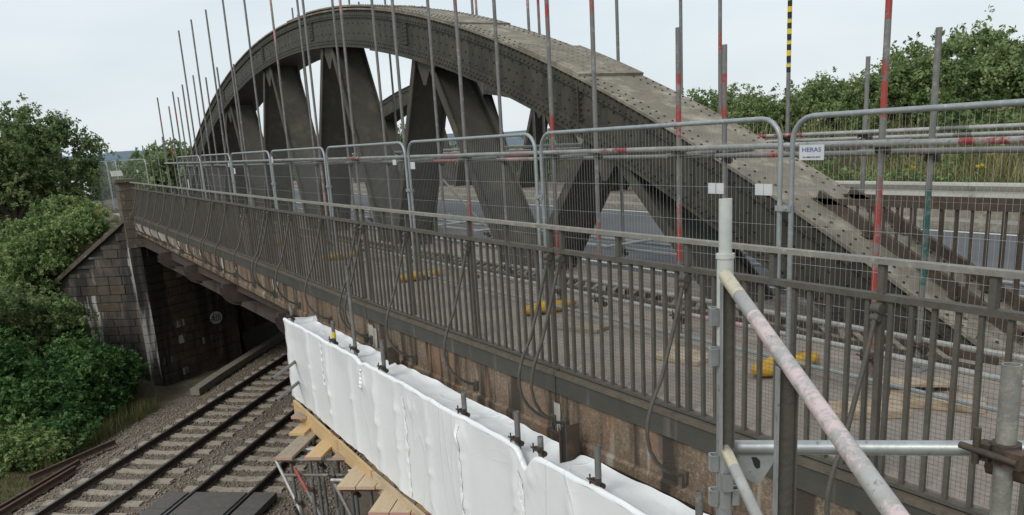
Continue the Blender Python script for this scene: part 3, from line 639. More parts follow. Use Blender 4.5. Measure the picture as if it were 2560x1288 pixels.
for i, (u, r, ztop) in enumerate(TUB):
    v = RV[r]; bands = [(a, b, c) for (j, a, b, c) in BND if j == i]
    look = {0: 'plain grey', 1: 'red painted', 2: 'pink marked', 3: 'green marked'}
    lk = 'plain grey' if not bands else 'red painted' if bands[0][2] == RED else 'pink marked' if bands[0][2] == PINK else 'green marked'
    if i == 40: lk = 'black and yellow taped'
    size = 'short ' if ztop < 3 else ''
    t = thing('scaffold_standard', f'{size}{lk} pole, {ORDS[order[i]]} from the near end, {RN[r]}', 'scaffold tube', (u, v, 0), 'upright scaffold tubes around the arch')
    ln = random.uniform(-.012, .012)
    d = stube([(u, v, .02), (u+ln, v+random.uniform(-.012, .012), ztop)], bands=bands); d.build('tube', 'tube', t)
    d = MB(); d.box(u-.075, u+.075, v-.075, v+.075, .004, .018); d.build('base_plate', 'galv', t)
    zl = 1.80 if r in (0, 2) else 1.71
    d = coupler((u, v, zl)); d.build('coupler', 'coupler', t)
    d = coupler((u, v, .2)); d.build('coupler', 'coupler', t)
    if i == 40:                                       # hazard tape wound round the tube
        for k in range(19):
            d = MB(); z = 2.55+k*.06+.008*noise1(k*3.); d.tube([(u, v, z), (u+.002, v, z+.06-(.022 if k % 4 == 1 else 0))], .0258, 10, False); d.build('tape', 'tape_yellow' if k % 2 else 'tape_black', t)
LG = []
def ledger(a, b, label, group='horizontal scaffold tubes around the arch', mt='tube', bands=(), name='scaffold_ledger', cat='scaffold tube'):
    c = ((a[0]+b[0])/2, (a[1]+b[1])/2, min(a[2], b[2]))
    o = stube([a, b], bands=bands).build(name, mt, None, org=(c[1], c[0], c[2])); return tag(o, label, cat, group)
fr_ = [(-7, -.62), (-.9, 5.6), (5.4, 11.8), (11.6, 17.4), (17.2, 23.5), (23.2, 28.0)]
POS = ['nearest the camera', 'second along', 'third along', 'fourth along', 'fifth along', 'farthest along']
for k, (a, b) in enumerate(fr_):
    bd = [(5.2, 5.75, RED)] if k == 0 else [(3.1, 3.5, RED), (4.9, 5.3, PINK)] if k == 1 else [(.3, .9, PINK), (3.9, 4.6, RED)] if k == 2 else []
    zz = 1.80+.004*(k % 2)+.0012*a
    ledger((a, .225, zz), (b, .226, zz+.006), 'upper handrail scaffold tube on the front row, '+POS[k], mt='tube_light', bands=bd)
    bd = [(6.5, 7.1, RED)] if k == 0 else [(1.0, 1.3, RED), (5.1, 5.8, PINK)] if k == 1 else [(.9, 1.8, RED)] if k == 2 else []
    ledger((a+.6, .77, 1.71-.003*(k % 2)), (b+.55, .768, 1.715), 'upper handrail scaffold tube on the inner row, '+POS[k], bands=bd)
    ledger((a, .34, .22), (b-.03, .338, .215), 'low scaffold tube near the footway surface on the front row, '+POS[k], mt='tube_light', bands=[(1.6, 2.3, PINK)] if k == 1 else [])
    ledger((a+.4, .875, .235), (b+.37, .877, .232), 'low scaffold tube beside the arch foot on the inner row, '+POS[k], mt='tube_light')
for k, (a, b) in enumerate([(-6, .6), (.3, 6.2), (6, 12.2), (12, 18), (17.8, 23)]):
    ledger((a, 2.9, 1.83), (b, 2.9, 1.83), 'upper scaffold tube on the road side of the arch, '+POS[k], mt='tube_light', bands=[(2.0, 2.7, RED), (5.3, 5.6, PINK)] if k == 1 else [])
    ledger((a+.3, 3.45, 1.75), (b+.2, 3.45, 1.75), 'upper scaffold tube in the outer road-side row, '+POS[k], mt='tube_light')
    ledger((a, 3.02, .22), (b, 3.02, .215), 'low scaffold tube at the road edge behind the arch, '+POS[k], mt='tube_light', bands=[(1.2, 1.9, PINK)] if k in (1, 2) else [])
    ledger((a+.3, 3.57, .24), (b+.2, 3.57, .235), 'low scaffold tube in the outer road-side row, '+POS[k], mt='tube_light')
tr = [1.5, 3.65, 5.68, 7.63, 9.72, 11.57, 13.55]
for k, u in enumerate(tr):
    ledger((u+.05, 2.55, .30), (u+.05+.02, 4.0, .31), 'short scaffold cross tube sticking into the road, '+ORDS[k]+' from the near end', 'scaffold cross tubes by the road', mt='tube_light', bands=[(1.05, 1.45, RED)] if k % 2 == 0 else [])
    ledger((u+.05, .15, 1.745), (u+.05, 1.28, 1.745), 'short scaffold cross tube joining the two rows at rail height, '+ORDS[k]+' from the near end', 'scaffold cross tubes before the arch')
ledger((10.9, 3.45, .2), (13.6, 3.2, 1.9), 'raking scaffold brace crossing the road side beyond the second strut pair', None, bands=[(1.9, 2.6, RED)])

# ------------------------------------------------------------------ timber boards lying on the footway
def board(name, c, Ln, wd, th, ang, mt, label, cat='board', group=None, ends=None, roll=0, org=None):
    d = MB(); d.box(-wd/2, wd/2, -Ln/2, Ln/2, 0, th)
    # local: long axis = local Y of object (v in helper order)
    me = bpy.data.meshes.new(name); vs = [(p[1], p[0], p[2]) for p in d.v]; me.from_pydata(vs, [], [tuple(reversed(f)) for f in d.f]); me.materials.append(MATS[mt])
    o = link(me, name); o.location = (c[1], c[0], c[2]); o.rotation_euler = (roll, 0, ang); ORG[o.name] = o.location.copy()
    tag(o, label, cat, group)
    if ends is not None:
        e = MB(); e.box(-wd/2-.001, wd/2+.001, -Ln/2-.003, -Ln/2+.012, -.001, th+.001); me2 = bpy.data.meshes.new('painted_end'); me2.from_pydata([(p[1], p[0], p[2]) for p in e.v], [], [tuple(reversed(f)) for f in e.f]); me2.materials.append(MATS[ends])
        q = bpy.data.objects.new('painted_end', me2); COL.objects.link(q); q.parent = o
    return o
# the object's local Y axis is its long axis; ang = rotation about Z in the X(v)/Y(u) plane
board('sole_board', (2.5, -.2, .004), .55, .3, .035, .35, 'wood_grey', 'square timber sole board in front of the yellow foot below the third post')
board('sole_board', (.88, -.25, .004), .5, .38, .035, .25, 'plywood', 'weathered square board on the footway behind the single bent stay')
board('sole_board', (-1.05, -.42, .004), .62, .25, .05, .9, 'plywood', 'thick pale board on the footway left of the right-hand railing bars')
board('sole_board', (-1.28, .12, .004), .6, .24, .05, .55, 'plywood', 'pale plank on the footway beside the base of the green pole')
board('sole_board', (-1.0, .34, .055), .5, .22, .02, 1.2, 'plywood', 'thin pale offcut leaning across the plank by the green pole', roll=.12)
board('sole_board', (2.6, 3.2, .002), .5, .26, .035, .2, 'plywood', 'pale timber pad at the road edge under the scaffold, right of the black strut')
board('sole_board', (3.7, 3.3, .002), .5, .26, .035, .1, 'plywood', 'pale timber pad at the road edge between two black struts')
board('sole_board', (1.5, 3.2, .002), .55, .26, .035, .15, 'plywood', 'pale timber pad under the arch end, seen below the middle rail')

# ------------------------------------------------------------------ scaffold and sheeting below the deck
FV = -1.93
def base_z(u, v): return ground_z(u, v)
sh = thing('plastic_sheeting', 'white shrink-wrap plastic sheeting stretched over scaffold below the deck edge', 'sheeting', (3, FV, -1.2))
US0, US1 = 7.62, -4.4
SDS = [7.5, 6.55, 5.8, 5.0, 4.2, 3.62, 2.85, 2.1, 1.15, .3, -.55, -1.5, -2.4, -3.3]       # where tubes press on the sheet
ztop = lambda u: interp(u, [-4, 0, 2.5, 5, 7.6], [-.545, -.535, -.505, -.445, -.40])
zbot = lambda u: interp(u, [-4, 2.9, 4, 5.4, 7.6], [-2.0, -1.79, -1.745, -1.665, -1.57])
NU, NT = 330, 64
rs = np.random.default_rng(3); ph = rs.uniform(0, 6.28, 12)
def sheet(i, j):
    u = lerp(US0, US1, i/(NU-1)); t = j/(NT-1)
    z = lerp(ztop(u), zbot(u), t)
    dmin = min(abs(u-x) for x in SDS); k = min(range(len(SDS)), key=lambda q: abs(u-SDS[q])); sg = u-SDS[k]
    tight = math.exp(-(dmin/.07)**2)
    off = .022*tight                                           # pressed out by the tube
    off -= .012*math.sin(min(1, dmin/.42)*math.pi/2)*(1-.5*t)    # sucked in between
    off += .008*math.sin(u*3.1+t*2.2+ph[0])+.003*math.sin(u*7.7-t*3+ph[1])
    off += .006*math.exp(-(sg-.03)**2/.0025)*math.sin(26*t+ph[2]*k+u*9)*(.3+.7*abs(math.sin(k*2.1)))   # gathered puckers at the tube lines
    off += .004*math.exp(-t*9)*math.sin(u*14+ph[3])+.003*math.exp(-(1-t)*10)*math.sin(u*19+ph[4])
    for q, (uu, tt) in enumerate([(6.55, .42), (6.5, .66), (5.8, .58), (5.8, .8), (5.0, .45), (4.2, .5), (4.2, .74), (3.6, .25), (3.62, .6), (2.85, .36), (2.85, .62), (2.1, .3), (2.1, .68), (1.15, .4)]):
        rr = ((u-uu)/.07)**2+((t-tt)/.045)**2; off += .012*math.exp(-rr*2)
    # gathered bundles of plastic near the top of some joints
    for (uu, tt, a) in ((4.55, .16, .05), (3.25, .14, .04), (2.1, .1, .05), (.9, .06, .05)):
        rr = ((u-uu)/.12)**2+((t-tt)/.1)**2; off += a*math.exp(-rr)*(.6+.4*math.sin(55*u+30*t))
    off *= .15+.85*min(1, t*5)
    z += (1-t)*.012*noise1(u*2.3, 1.)+(1-t)*(-.15*math.exp(-((u-.98)/.09)**2)-.04*math.exp(-((u-4.62)/.1)**2))
    z += t*.012*noise1(u*4.1, 5.)+t*.03*math.exp(-(dmin/.05)**2)
    uoff = .02*math.sin(t*23+ph[5])*math.exp(-(i/10)**2)
    return (u+uoff, FV-off, z)
d = MB(); d.grid(sheet, NU, NT); d.build('sheet_face', 'sheet', sh)
for (uu, wd, t0, t1) in ((3.42, .07, .1, .98), (2.12, .06, .05, .98), (4.6, .05, .02, .25), (6.0, .04, .0, .5), (1.05, .06, .1, .95), (-.2, .05, .1, .95)):   # gathered, taped seams
    i0 = (US0-uu)/(US0-US1)*(NU-1)
    def seam(a, c):
        t = lerp(t0, t1, a/40); x = i0+(c-3)*wd/6/(12.02/(NU-1))*(1+.4*math.sin(a*.8+uu)); p = sheet(x, t*(NT-1)); pk = .003*math.sin(a*1.9+c*2.1+uu)+.003*math.sin(a*3.3-c*1.3)
        return (p[0]+.01*math.sin(a*.9), p[1]-.002-abs(pk)-.006*(1-((c-3)/3)**2), p[2])
    d = MB(); d.grid(seam, 41, 7, False); d.build('taped_seam', 'tape_strip', sh)
def lip(i, j):                                        # rolled top hem and inner flap towards the deck
    u = lerp(US0, US1, i/(NU-1)); p = sheet(i, 0); t = j/9
    q = [(0, 0), (.004, .02), (.025, .034), (.05, .022), (.06, -.02), (.14, -.07), (.26, -.085), (.36, -.095+.01*noise1(u*2)), (.42, -.09+.01*noise1(u*2.1, 3)), (.47, -.07+.012*noise1(u*2.6, 4))][j]
    return (p[0], p[1]+q[0]*(1 if q[0] < .06 else 1.0)+.002*math.sin(u*17+j), p[2]+q[1]+.002*math.sin(u*13+j*2))
d = MB(); d.grid(lip, NU, 10); d.build('inner_flap', 'sheet', sh)
d = MB(); d.grid(lambda i, j: (sheet(0, j)[0]-.002+.015*math.sin(j*.9)*(i > 0), sheet(0, j)[1]+.5*i/6, sheet(0, j)[2]+.015*math.sin(j*.7+i)), 7, NT); d.build('return_end', 'sheet', sh)
# tubes of the enclosure
low = [(7.5, -1.83, -.18, 0), (6.55, -1.99, -1.85, 9), (5.62, -1.86, -.12, 0), (5.05, -1.8, .08, 1), (4.2, -1.99, -2.2, 9), (4.02, -1.86, -.1, 0), (2.12, -1.86, -.27, 0), (1.17, -1.86, -.22, 0), (.85, -1.84, -.36, 0), (.05, -1.86, -.2, 0), (-1.0, -1.86, -.2, 0)]
k = 0
for (u, v, zt_, kind) in low:
    if kind == 9: continue
    lab = ['grey scaffold tube end at the far corner of the white sheeting', 'scaffold tube end with yellow tape poking above the white sheeting', 'tall scaffold tube rising from the sheeting past the deck edge', 'scaffold tube end above the bundled white plastic beside the dark stub', 'blunt scaffold tube end in the middle of the white sheeting top', 'scaffold tube end above the sheeting below the double bent stays', 'scaffold tube end in the dip of the sheeting at the dark stub', 'tall scaffold tube end above the sheeting below the single bent stay', 'scaffold tube end above the sheeting behind the foreground post'][k]
    ztop_ = zt_ if kind == 0 else .62
    t = thing('sheeting_support_tube', lab, 'scaffold tube', (u, v, base_z(u, v)), 'tubes carrying the white sheeting')
    d = stube([(u, v, base_z(u, v)), (u, v, ztop_)]); d.build('tube', 'tube', t)
    d = coupler((u, v-.01, ztop(u)+.06), s=.8); d.build('coupler', 'coupler', t)
    if k == 1:
        d = MB(); d.tube([(u, v, -.34), (u, v, -.26)], .0262, 10, False); d.build('tape', 'tape_yellow', t)
    k += 1
STUB = []
for (u, lab) in ((4.72, 'dark rusty steel stub hanging from the deck edge at the bundled plastic'), (.98, 'dark rusty steel stub hanging from the deck edge in the sheeting dip')):
    t = thing('hanger_stub', lab, 'steel stub', (u, -1.55, -1.1), 'steel stubs below the deck edge'); d = MB(); d.box(u-.05, u+.04, -1.52, -1.42, -1.1, -.40); d.build('plate', 'dark', t)
    d = MB(); d.box(u-.062, u-.051, -1.54, -1.40, -1.1, -.36); d.box(u+.041, u+.052, -1.54, -1.40, -1.1, -.43); d.build('flange', 'rusty', t)
for k, (a, z) in enumerate(((7.45, -.98), (7.40, -1.28))):   # transoms poking out of the far end of the sheeting
    p = Vector((a, -1.9, z)); e = p+Vector((TD[0]*-.0+.0, 0, 0))
    ledger((a+.1, -1.72, z+.01), (a-TD[0]*1.0, -1.8-TD[1]*1.0, z-.02), ['upper', 'lower'][k]+' scaffold tube poking out of the far end of the white sheeting', 'tubes poking out of the sheeting')
# toe boards under the sheeting
tb = [(7.45, 5.62, -1.585, -1.70, 'wood_new'), (5.6, 4.45, -1.69, -1.765, 'wood_new'), (4.43, 2.6, -1.765, -1.835, 'wood'), (2.58, -.4, -1.835, -1.93, 'wood')]
for k, (a, b, za, zb_, mt) in enumerate(tb):
    d = MB(); v = -1.965
    d.hexa([(a, v-.019, za-.225), (b, v-.019, zb_-.225), (b, v+.019, zb_-.225), (a, v+.019, za-.225), (a, v-.019, za), (b, v-.019, zb_), (b, v+.019, zb_), (a, v+.019, za)])
    o = d.build('toe_board', mt, None, org=(v, (a+b)/2, zb_-.225)); tag(o, ['orange toe board on edge at the far corner below the sheeting', 'short orange toe board on edge with pink painted end', 'pale toe board on edge above the triple plank landing', 'pale toe board on edge running out of the bottom of the picture'][k], 'toe board', 'toe boards below the sheeting')
    if k == 1:
        e = MB(); e.box(b-.004, b+.03, v-.021, v+.021, zb_-.226, zb_+.001); e.build('painted_end', 'pink_end', o)
# loose deck boards running with the railway, sticking out below the sheeting
ang = math.pi/2-TA                                     # local Y axis turned to the track direction
def deckboard(e, Ln, mt, label, end, z=-1.9):
    c = (e[0]+TD[0]*Ln/2, e[1]+TD[1]*Ln/2, z)
    return board('scaffold_board', c, Ln, 0.225, .038, -TA, mt, label, 'scaffold board', 'scaffold boards below the sheeting', ends=end)
PN = (-TN[0], -TN[1])
def off(e, k): return (e[0]+TN[0]*k, e[1]+TN[1]*k)
b1 = (5.90, -2.63)
deckboard(off(b1, .0), 1.45, 'wood_grey', 'long grey scaffold board reaching farthest left below the sheeting', 'pink_end')
deckboard(off(b1, .40), 1.2, 'wood_new', 'bright orange scaffold board between two grey ones below the sheeting', 'pink_end')
deckboard(off(b1, .78), .8, 'wood_grey', 'short grey scaffold board with pink end beside the orange one', 'pink_end')
b2 = (4.42, -2.33)
for k, lab in enumerate(('outermost plank of the three-plank landing below the sheeting', 'middle plank of the three-plank landing below the sheeting', 'innermost short plank of the three-plank landing below the sheeting')):
    deckboard(off(b2, k*.24), (1.15, .9, .6)[k], 'wood', lab, None, -1.9+.004*k)
b3 = (3.50, -2.30)
for k, lab in enumerate(('outermost plank of the lowest landing at the picture bottom', 'middle plank of the lowest landing at the picture bottom', 'orange innermost plank of the lowest landing at the picture bottom')):
    deckboard(off(b3, k*.24), 1.2, ('wood', 'wood', 'wood_new')[k], lab, 'pink_end')
deckboard((6.62, -2.22), .6, 'wood_new', 'small orange board below the far corner of the sheeting', None, -1.86)
deckboard((6.92, -2.08), .25, 'wood_grey', 'red-ended board tip at the far corner below the sheeting', 'pink_end', -1.72)
# scaffold legs, ledgers and braces under the boards
LEGS = [(6.35, -2.42), (5.95, -2.12), (5.6, -1.82), (6.75, -1.95), (5.2, -2.5), (4.75, -2.1), (4.35, -1.8), (5.4, -2.15), (4.1, -2.55), (3.75, -2.15), (4.9, -2.75), (6.1, -1.85)]
for k, (u, v) in enumerate(LEGS):
    gz = base_z(u, v); t = thing('scaffold_pole', f'dark scaffold pole on the ballast under the boards, {ORDS[k]} from the far end', 'scaffold tube', (u, v, gz), 'scaffold legs under the boards')
    d = stube([(u, v, gz), (u, v, -1.96)], bands=[(1.6, 2.3, RED)] if k in (4, 9) else []); d.build('tube', 'tube', t)
    d = coupler((u, v, -2.1), s=.9); d.build('coupler', 'coupler', t)
def tsl(e, k0, k1, z, label, mt='tube', bands=(), dz=0):
    a = off(e, k0); b = off(e, k1); ledger((a[0], a[1], z), (b[0], b[1], z+dz), label, 'tubes under the loose boards', mt=mt, bands=bands)
m1 = (b1[0]+TD[0]*.12, b1[1]+TD[1]*.12); m2 = (b2[0]+TD[0]*.12, b2[1]+TD[1]*.12); m3 = (b3[0]+TD[0]*.12, b3[1]+TD[1]*.12); m4 = (b1[0]+TD[0]*.55, b1[1]+TD[1]*.55); m5 = (b2[0]+TD[0]*.8, b2[1]+TD[1]*.8)
tsl(m1, -.15, 1.15, -1.945, 'scaffold tube carrying the ends of the grey and orange boards')
tsl(m1, -.1, 1.25, -2.16, 'second scaffold tube just under the grey and orange board ends')
tsl(m4, .1, .75, -1.945, 'pale scaffold tube under the middle of the orange board', 'tube_light')
tsl(m2, -.12, .95, -1.945, 'scaffold tube carrying the three-plank landing', bands=[(.0, 1.0, RED)])
tsl(m5, -.25, .55, -1.99, 'pale scaffold tube end left of the three-plank landing', 'tube_light')
tsl(m3, .1, .9, -1.945, 'scaffold tube carrying the lowest landing')
tsl((5.05, -2.2), -.1, .7, -2.02, 'pale short scaffold tube above the three-plank landing', 'tube_light')
tsl((6.35, -2.45), .1, .75, -1.93, 'pale scaffold tube end beside the small orange board', 'tube_light')
ledger((6.2, -2.65, -2.0), (4.2, -2.3, -4.1), 'pale raking scaffold brace falling from the long grey board', 'braces under the loose boards', mt='tube_light')
ledger((5.9, -2.5, -2.05), (4.0, -2.2, -3.6), 'dark raking scaffold brace with a blue band', 'braces under the loose boards', bands=[(1.5, 1.75, BLU), (0, .4, RED)])
ledger((4.9, -2.3, -2.0), (3.4, -2.15, -3.2), 'red raking scaffold brace below the three-plank landing', 'braces under the loose boards', bands=[(.5, 1.4, RED)])
ledger((6.3, -2.3, -3.4), (5.0, -2.8, -2.2), 'rusty raking scaffold tube crossing behind the legs', 'braces under the loose boards', bands=[(.1, .5, RED)])
ledger((6.4, -2.9, -4.2), (4.6, -2.5, -2.6), 'thin dark scaffold brace crossing low over the ballast', 'braces under the loose boards')

# ------------------------------------------------------------------ foreground stair handrail of the access scaffold
FP = (-2.835, -3.485)
fg = thing('access_scaffold_post', 'white-topped galvanised scaffold post with welded brackets in the foreground', 'scaffold post', (FP[0], FP[1], -.2))
d = MB(); d.tube([(FP[0], FP[1], -.3), (FP[0], FP[1], 1.615)], .0242, 16); d.build('post_tube', 'galv', fg)
d = MB(); d.tube([(FP[0], FP[1], 1.35), (FP[0], FP[1], 1.617)], .0245, 16); d.build('painted_sleeve', 'white_paint', fg)
d = MB(); d.tube([(FP[0], FP[1], 1.612), (FP[0], FP[1], 1.626)], .0275, 16); d.build('collar', 'white_paint', fg)
d = MB(); d.tube([(FP[0], FP[1], 1.62), (FP[0], FP[1], 1.785)], .0192, 16, hollow=True); d.build('spigot', 'white_paint', fg)
cr = Vector((right.y, right.x, 0)).normalized()        # local sideways direction of the brackets
def ubracket(zc_, sd, name='bracket'):
    d = MB(); o = Vector((FP[0], FP[1], zc_)); x = Vector((-.52, .85, 0))*sd; y = Vector((.85, .52, 0))
    path = [o+x*.022+y*.016, o+x*.042+y*.016, o+x*.046+y*.008, o+x*.046-y*.008, o+x*.042-y*.016, o+x*.022-y*.016]
    hh = .026
    for a, b in zip(path[:-1], path[1:]):
        n = (b-a).cross(Vector((0, 0, 1))).normalized()*.0022
        d.hexa([a-n-Vector((0, 0, hh)), b-n-Vector((0, 0, hh)), b+n-Vector((0, 0, hh)), a+n-Vector((0, 0, hh)), a-n+Vector((0, 0, hh)), b-n+Vector((0, 0, hh)), b+n+Vector((0, 0, hh)), a+n+Vector((0, 0, hh))])
    for k in range(6): dome(d, path[0]+Vector((0, 0, -.024+.008*k)), x+y*.3, .006)
    d.build(name, 'galv', fg)
for z in (1.44, 1.315, .972, .855): ubracket(z, -1)
for z in (.972, .855): ubracket(z, 1)
d = MB(); o = Vector((FP[0], FP[1], .918)); fx = Vector((-.83, -.49, 0)); sx = Vector((-.52, .85, 0))
for s_ in (-1, 1): d.hexa([o+fx*.022+sx*s_*.017+Vector((0, 0, -.03)), o+fx*.045+sx*s_*.015+Vector((0, 0, -.03)), o+fx*.045+sx*s_*.013+Vector((0, 0, -.03)), o+fx*.022+sx*s_*.013+Vector((0, 0, -.03)), o+fx*.022+sx*s_*.017+Vector((0, 0, .025)), o+fx*.045+sx*s_*.015+Vector((0, 0, .025)), o+fx*.045+sx*s_*.013+Vector((0, 0, .025)), o+fx*.022+sx*s_*.013+Vector((0, 0, .025))])
a = o+fx*.044; d.bar(a+Vector((0, 0, -.03)), a+Vector((0, 0, .025)), .032, .004, tuple(fx)); d.build('bracket', 'galv', fg)
# ledger from the post to the right with its gusset
HB = (-3.50, -3.115, 1.118)
lg = thing('access_scaffold_ledger', 'bright galvanised horizontal tube with gusset plate in the foreground', 'scaffold tube', (-3.1, -3.3, 1.0))
A_ = Vector((FP[0], FP[1], 1.0205)); B_ = Vector(HB); dr_ = (B_-A_).normalized()
stube([tuple(A_+dr_*.03), tuple(B_+dr_*.22)], r=.0215, n=16).build('tube', 'galv', lg)
d = MB(); gp = [(.03, -.02), (.155, -.02), (.15, -.055), (.115, -.115), (.10, -.118), (.06, -.10), (.03, -.115)]
gq = lambda w_: (lambda p: tuple(A_+dr_*p[0]+Vector((0, 0, p[1]))+Vector((dr_.y, -dr_.x, 0))*w_))
d.extrude(gp, gq(-.002), gq(.002)); gs = d.build('gusset_plate', 'galv', lg)
d = MB(); hp = [(.085, -.032), (.10, -.032), (.112, -.044), (.112, -.066), (.102, -.07), (.094, -.06)]; d.extrude(hp, gq(-.0035), gq(.0035)); d.build('slot', 'dark', gs)
# right-hand tube with coupler
rt = thing('access_scaffold_tube', 'grey upright scaffold tube with rusty coupler at the right picture edge', 'scaffold tube', (-3.52, -3.17, -.2))
stube([(-3.535, -3.175, -.3), (-3.515, -3.165, 1.362)], r=.0242, n=16).build('tube', 'tube_grey', rt)
d = coupler((-3.52, -3.168, 1.125), s=1.05); d.build('coupler', 'rusty', rt)
# stair handrail
hr = thing('stair_handrail', 'sloping pink-smeared stair handrail with flat steel uprights in the foreground', 'handrail', (-3.3, -3.75, .5))
H0 = Vector((-2.855, -3.505, 1.565)); H1 = Vector((-3.83, -4.08, 1.33))
PKS = (.68, .54, .53, 1); CRM = (.62, .55, .40, 1)
stube([tuple(H0), tuple(H1+(H1-H0)*.3)], r=.0195, n=18, bands=[(0, .16, CRM), (.30, 1.3, PKS)]).build('rail', 'tube_light', hr)
dh = (H1-H0)
H2 = Vector((-2.86, -3.51, 1.035)); H3 = H2+dh*.6
stube([tuple(H2), tuple(H3)], r=.0165, n=16, bands=[(0, .12, CRM)]).build('lower_rail', 'tube_light', hr)
for k, (f_, zlow) in enumerate(((.03, 1.04), (.5, .3))):
    p = H0+dh*f_; d = MB(); x = Vector((-.52, .85, 0)); y = Vector((.85, .52, 0)); wv = .017 if k == 0 else .021
    z1_ = p.z-.008
    def col_(a, b, c, e, mt, nm):
        q = MB(); P_ = lambda sx_, sy_, z: tuple(Vector((p.x, p.y, z))+x*sx_+y*sy_)
        q.hexa([P_(a, c, zlow), P_(b, c, zlow), P_(b, e, zlow), P_(a, e, zlow), P_(a, c, z1_), P_(b, c, z1_), P_(b, e, z1_), P_(a, e, z1_)]); q.build(nm, mt, hr)
    col_(-wv, wv, .010, .014, 'railing', 'upright')
    col_(-wv-.004, -wv-.0005, -.014, .014, 'galv', 'upright_flange'); col_(wv+.0005, wv+.004, -.006, .014, 'railing', 'upright_flange')
d = MB(); d.extrude([(-.02, 0), (.012, 0), (.02, -.12), (.012, -.125), (-.02, -.03)], lambda p: (FP[0]+.0-.52*p[0]-.03, FP[1]+.85*p[0]-.02, 1.20+p[1]), lambda p: (FP[0]-.52*p[0]-.033, FP[1]+.85*p[0]-.0218, 1.20+p[1])); d.build('end_lug', 'white_paint', hr)

# ------------------------------------------------------------------ railway
RP = [(-.07, -.159), (-.07, -.148), (-.012, -.125), (-.009, -.045), (-.034, -.034), (-.034, -.003), (.034, -.003), (.034, -.034), (.009, -.045), (.012, -.125), (.07, -.148), (.07, -.159)]
SR = [.0, 1.435, 3.12, 4.555]
RLB = ['far outer running rail of the left-hand track', 'inner running rail of the left-hand track', 'inner running rail of the right-hand track by the black panels', 'outer running rail of the right-hand track under the scaffold boards']
for s, lab in zip(SR, RLB):
    t = thing('running_rail', lab, 'rail', TS(12, s, ZR-.16), 'running rails')
    d = MB(); d.extrude(RP, lambda p: TS(-6, s+p[0], ZR+p[1]), lambda p: TS(34, s+p[0], ZR+p[1])); d.build('rail_body', 'rail_side', t)
    d = MB(); c0, c1 = TS(-6, s, ZR-.001), TS(34, s, ZR-.001); d.bar(c0, c1, .058, .004); d.build('running_surface', 'rail_head', t)
sl = MB(); pf = [(-1.25, -.0), (-.95, .0), (-.55, .0), (-.25, -.035), (.25, -.035), (.55, 0), (.95, 0), (1.25, 0)]
for (x0, z0_), (x1, z1_) in zip(pf[:-1], pf[1:]):
    sl.hexa([(x0, -.14, -.2), (x1, -.14, -.2), (x1, .14, -.2), (x0, .14, -.2), (x0, -.115, z0_), (x1, -.115, z1_), (x1, .115, z1_), (x0, .115, z0_)])
slm = unit_mesh('sleeper', sl, 'sleeper')
cl = MB()
for s_ in (-.7175, .7175):
    for q in (-.09, .09): cl.box(s_+q-.03, s_+q+.03, -.05, .05, .0, .035)
clm = unit_mesh('rail_clip', cl, 'rail_side')
for tr_, sc_ in ((0, .7175), (1, 3.8375)):
    for k in range(38):
        t = -2.3+.67*k+(.2 if tr_ else 0); p = TS(t, sc_, ZR-.162)
        side = 'left-hand' if tr_ == 0 else 'right-hand'
        o = bpy.data.objects.new('sleeper', slm); COL.objects.link(o); o.location = (p[1]+random.uniform(-.01, .01), p[0], p[2]-.004)
        o.rotation_euler = (0, 0, math.pi/2-TA+random.uniform(-.012, .012)); ORG[o.name] = o.location.copy()
        tag(o, f'pale concrete sleeper of the {side} track, {ORDS[k]} from the bottom of the picture', 'sleeper', 'concrete sleepers')
        child(clm, 'rail_clips', o, (p[0], o.location.x, o.location.z), rot=(0, 0, 0))['kind'] = 'stuff'
# ballast bed with loose stones
bl = MB()
bw = [-2.5, -1.15, -.9, -.5, 1.0, 1.9, 2.3, 2.7, 4.0, 5.2, 6.2, 7.4, 9.0]; bz = [-.47, -.36, -.25, -.22, -.235, -.215, -.235, -.22, -.235, -.22, -.26, -.42, -.47]
ta = [-7+.35*i for i in range(120)]
def bed_h(t, s): return ZR+interp(s, bw, bz)+.018*noise1(t*5.1+s*3.3)+.012*noise1(t*11+s*9.2, 2)
sa = [-2.6+.2*i for i in range(58)]
bl.grid(lambda i, j: TS(ta[i], sa[j], bed_h(ta[i], sa[j])), len(ta), len(sa)); bl.build('ballast', 'ballast', None, kind='structure')
ns = 26000; st_t = np.concatenate([RNG.uniform(-3, 9, int(ns*.7)), RNG.uniform(9, 24, ns-int(ns*.7))]); st_s = RNG.uniform(-2.3, 6.8, ns)
base = np.array([(0, 0, 1), (1, 0, 0), (-.3, .95, 0), (-.8, -.6, 0), (.5, -.85, .1), (.1, .1, -.8)]); tri = np.array([(0, 1, 2), (0, 2, 3), (0, 3, 4), (0, 4, 1), (5, 2, 1), (5, 3, 2), (5, 4, 3), (5, 1, 4)])
V_ = np.empty((ns, 6, 3)); sz = RNG.uniform(.016, .042, ns)
for i in range(ns):
    p = TS(st_t[i], st_s[i], bed_h(st_t[i], st_s[i])+sz[i]*.3); a = RNG.uniform(0, 6.28); c_, s_ = math.cos(a), math.sin(a)
    bb = base*(sz[i]*RNG.uniform(.7, 1.4, 3)); bb += RNG.normal(0, sz[i]*.15, (6, 3)); V_[i, :, 0] = p[1]+bb[:, 0]*c_-bb[:, 1]*s_; V_[i, :, 1] = p[0]+bb[:, 0]*s_+bb[:, 1]*c_; V_[i, :, 2] = p[2]+bb[:, 2]*.8
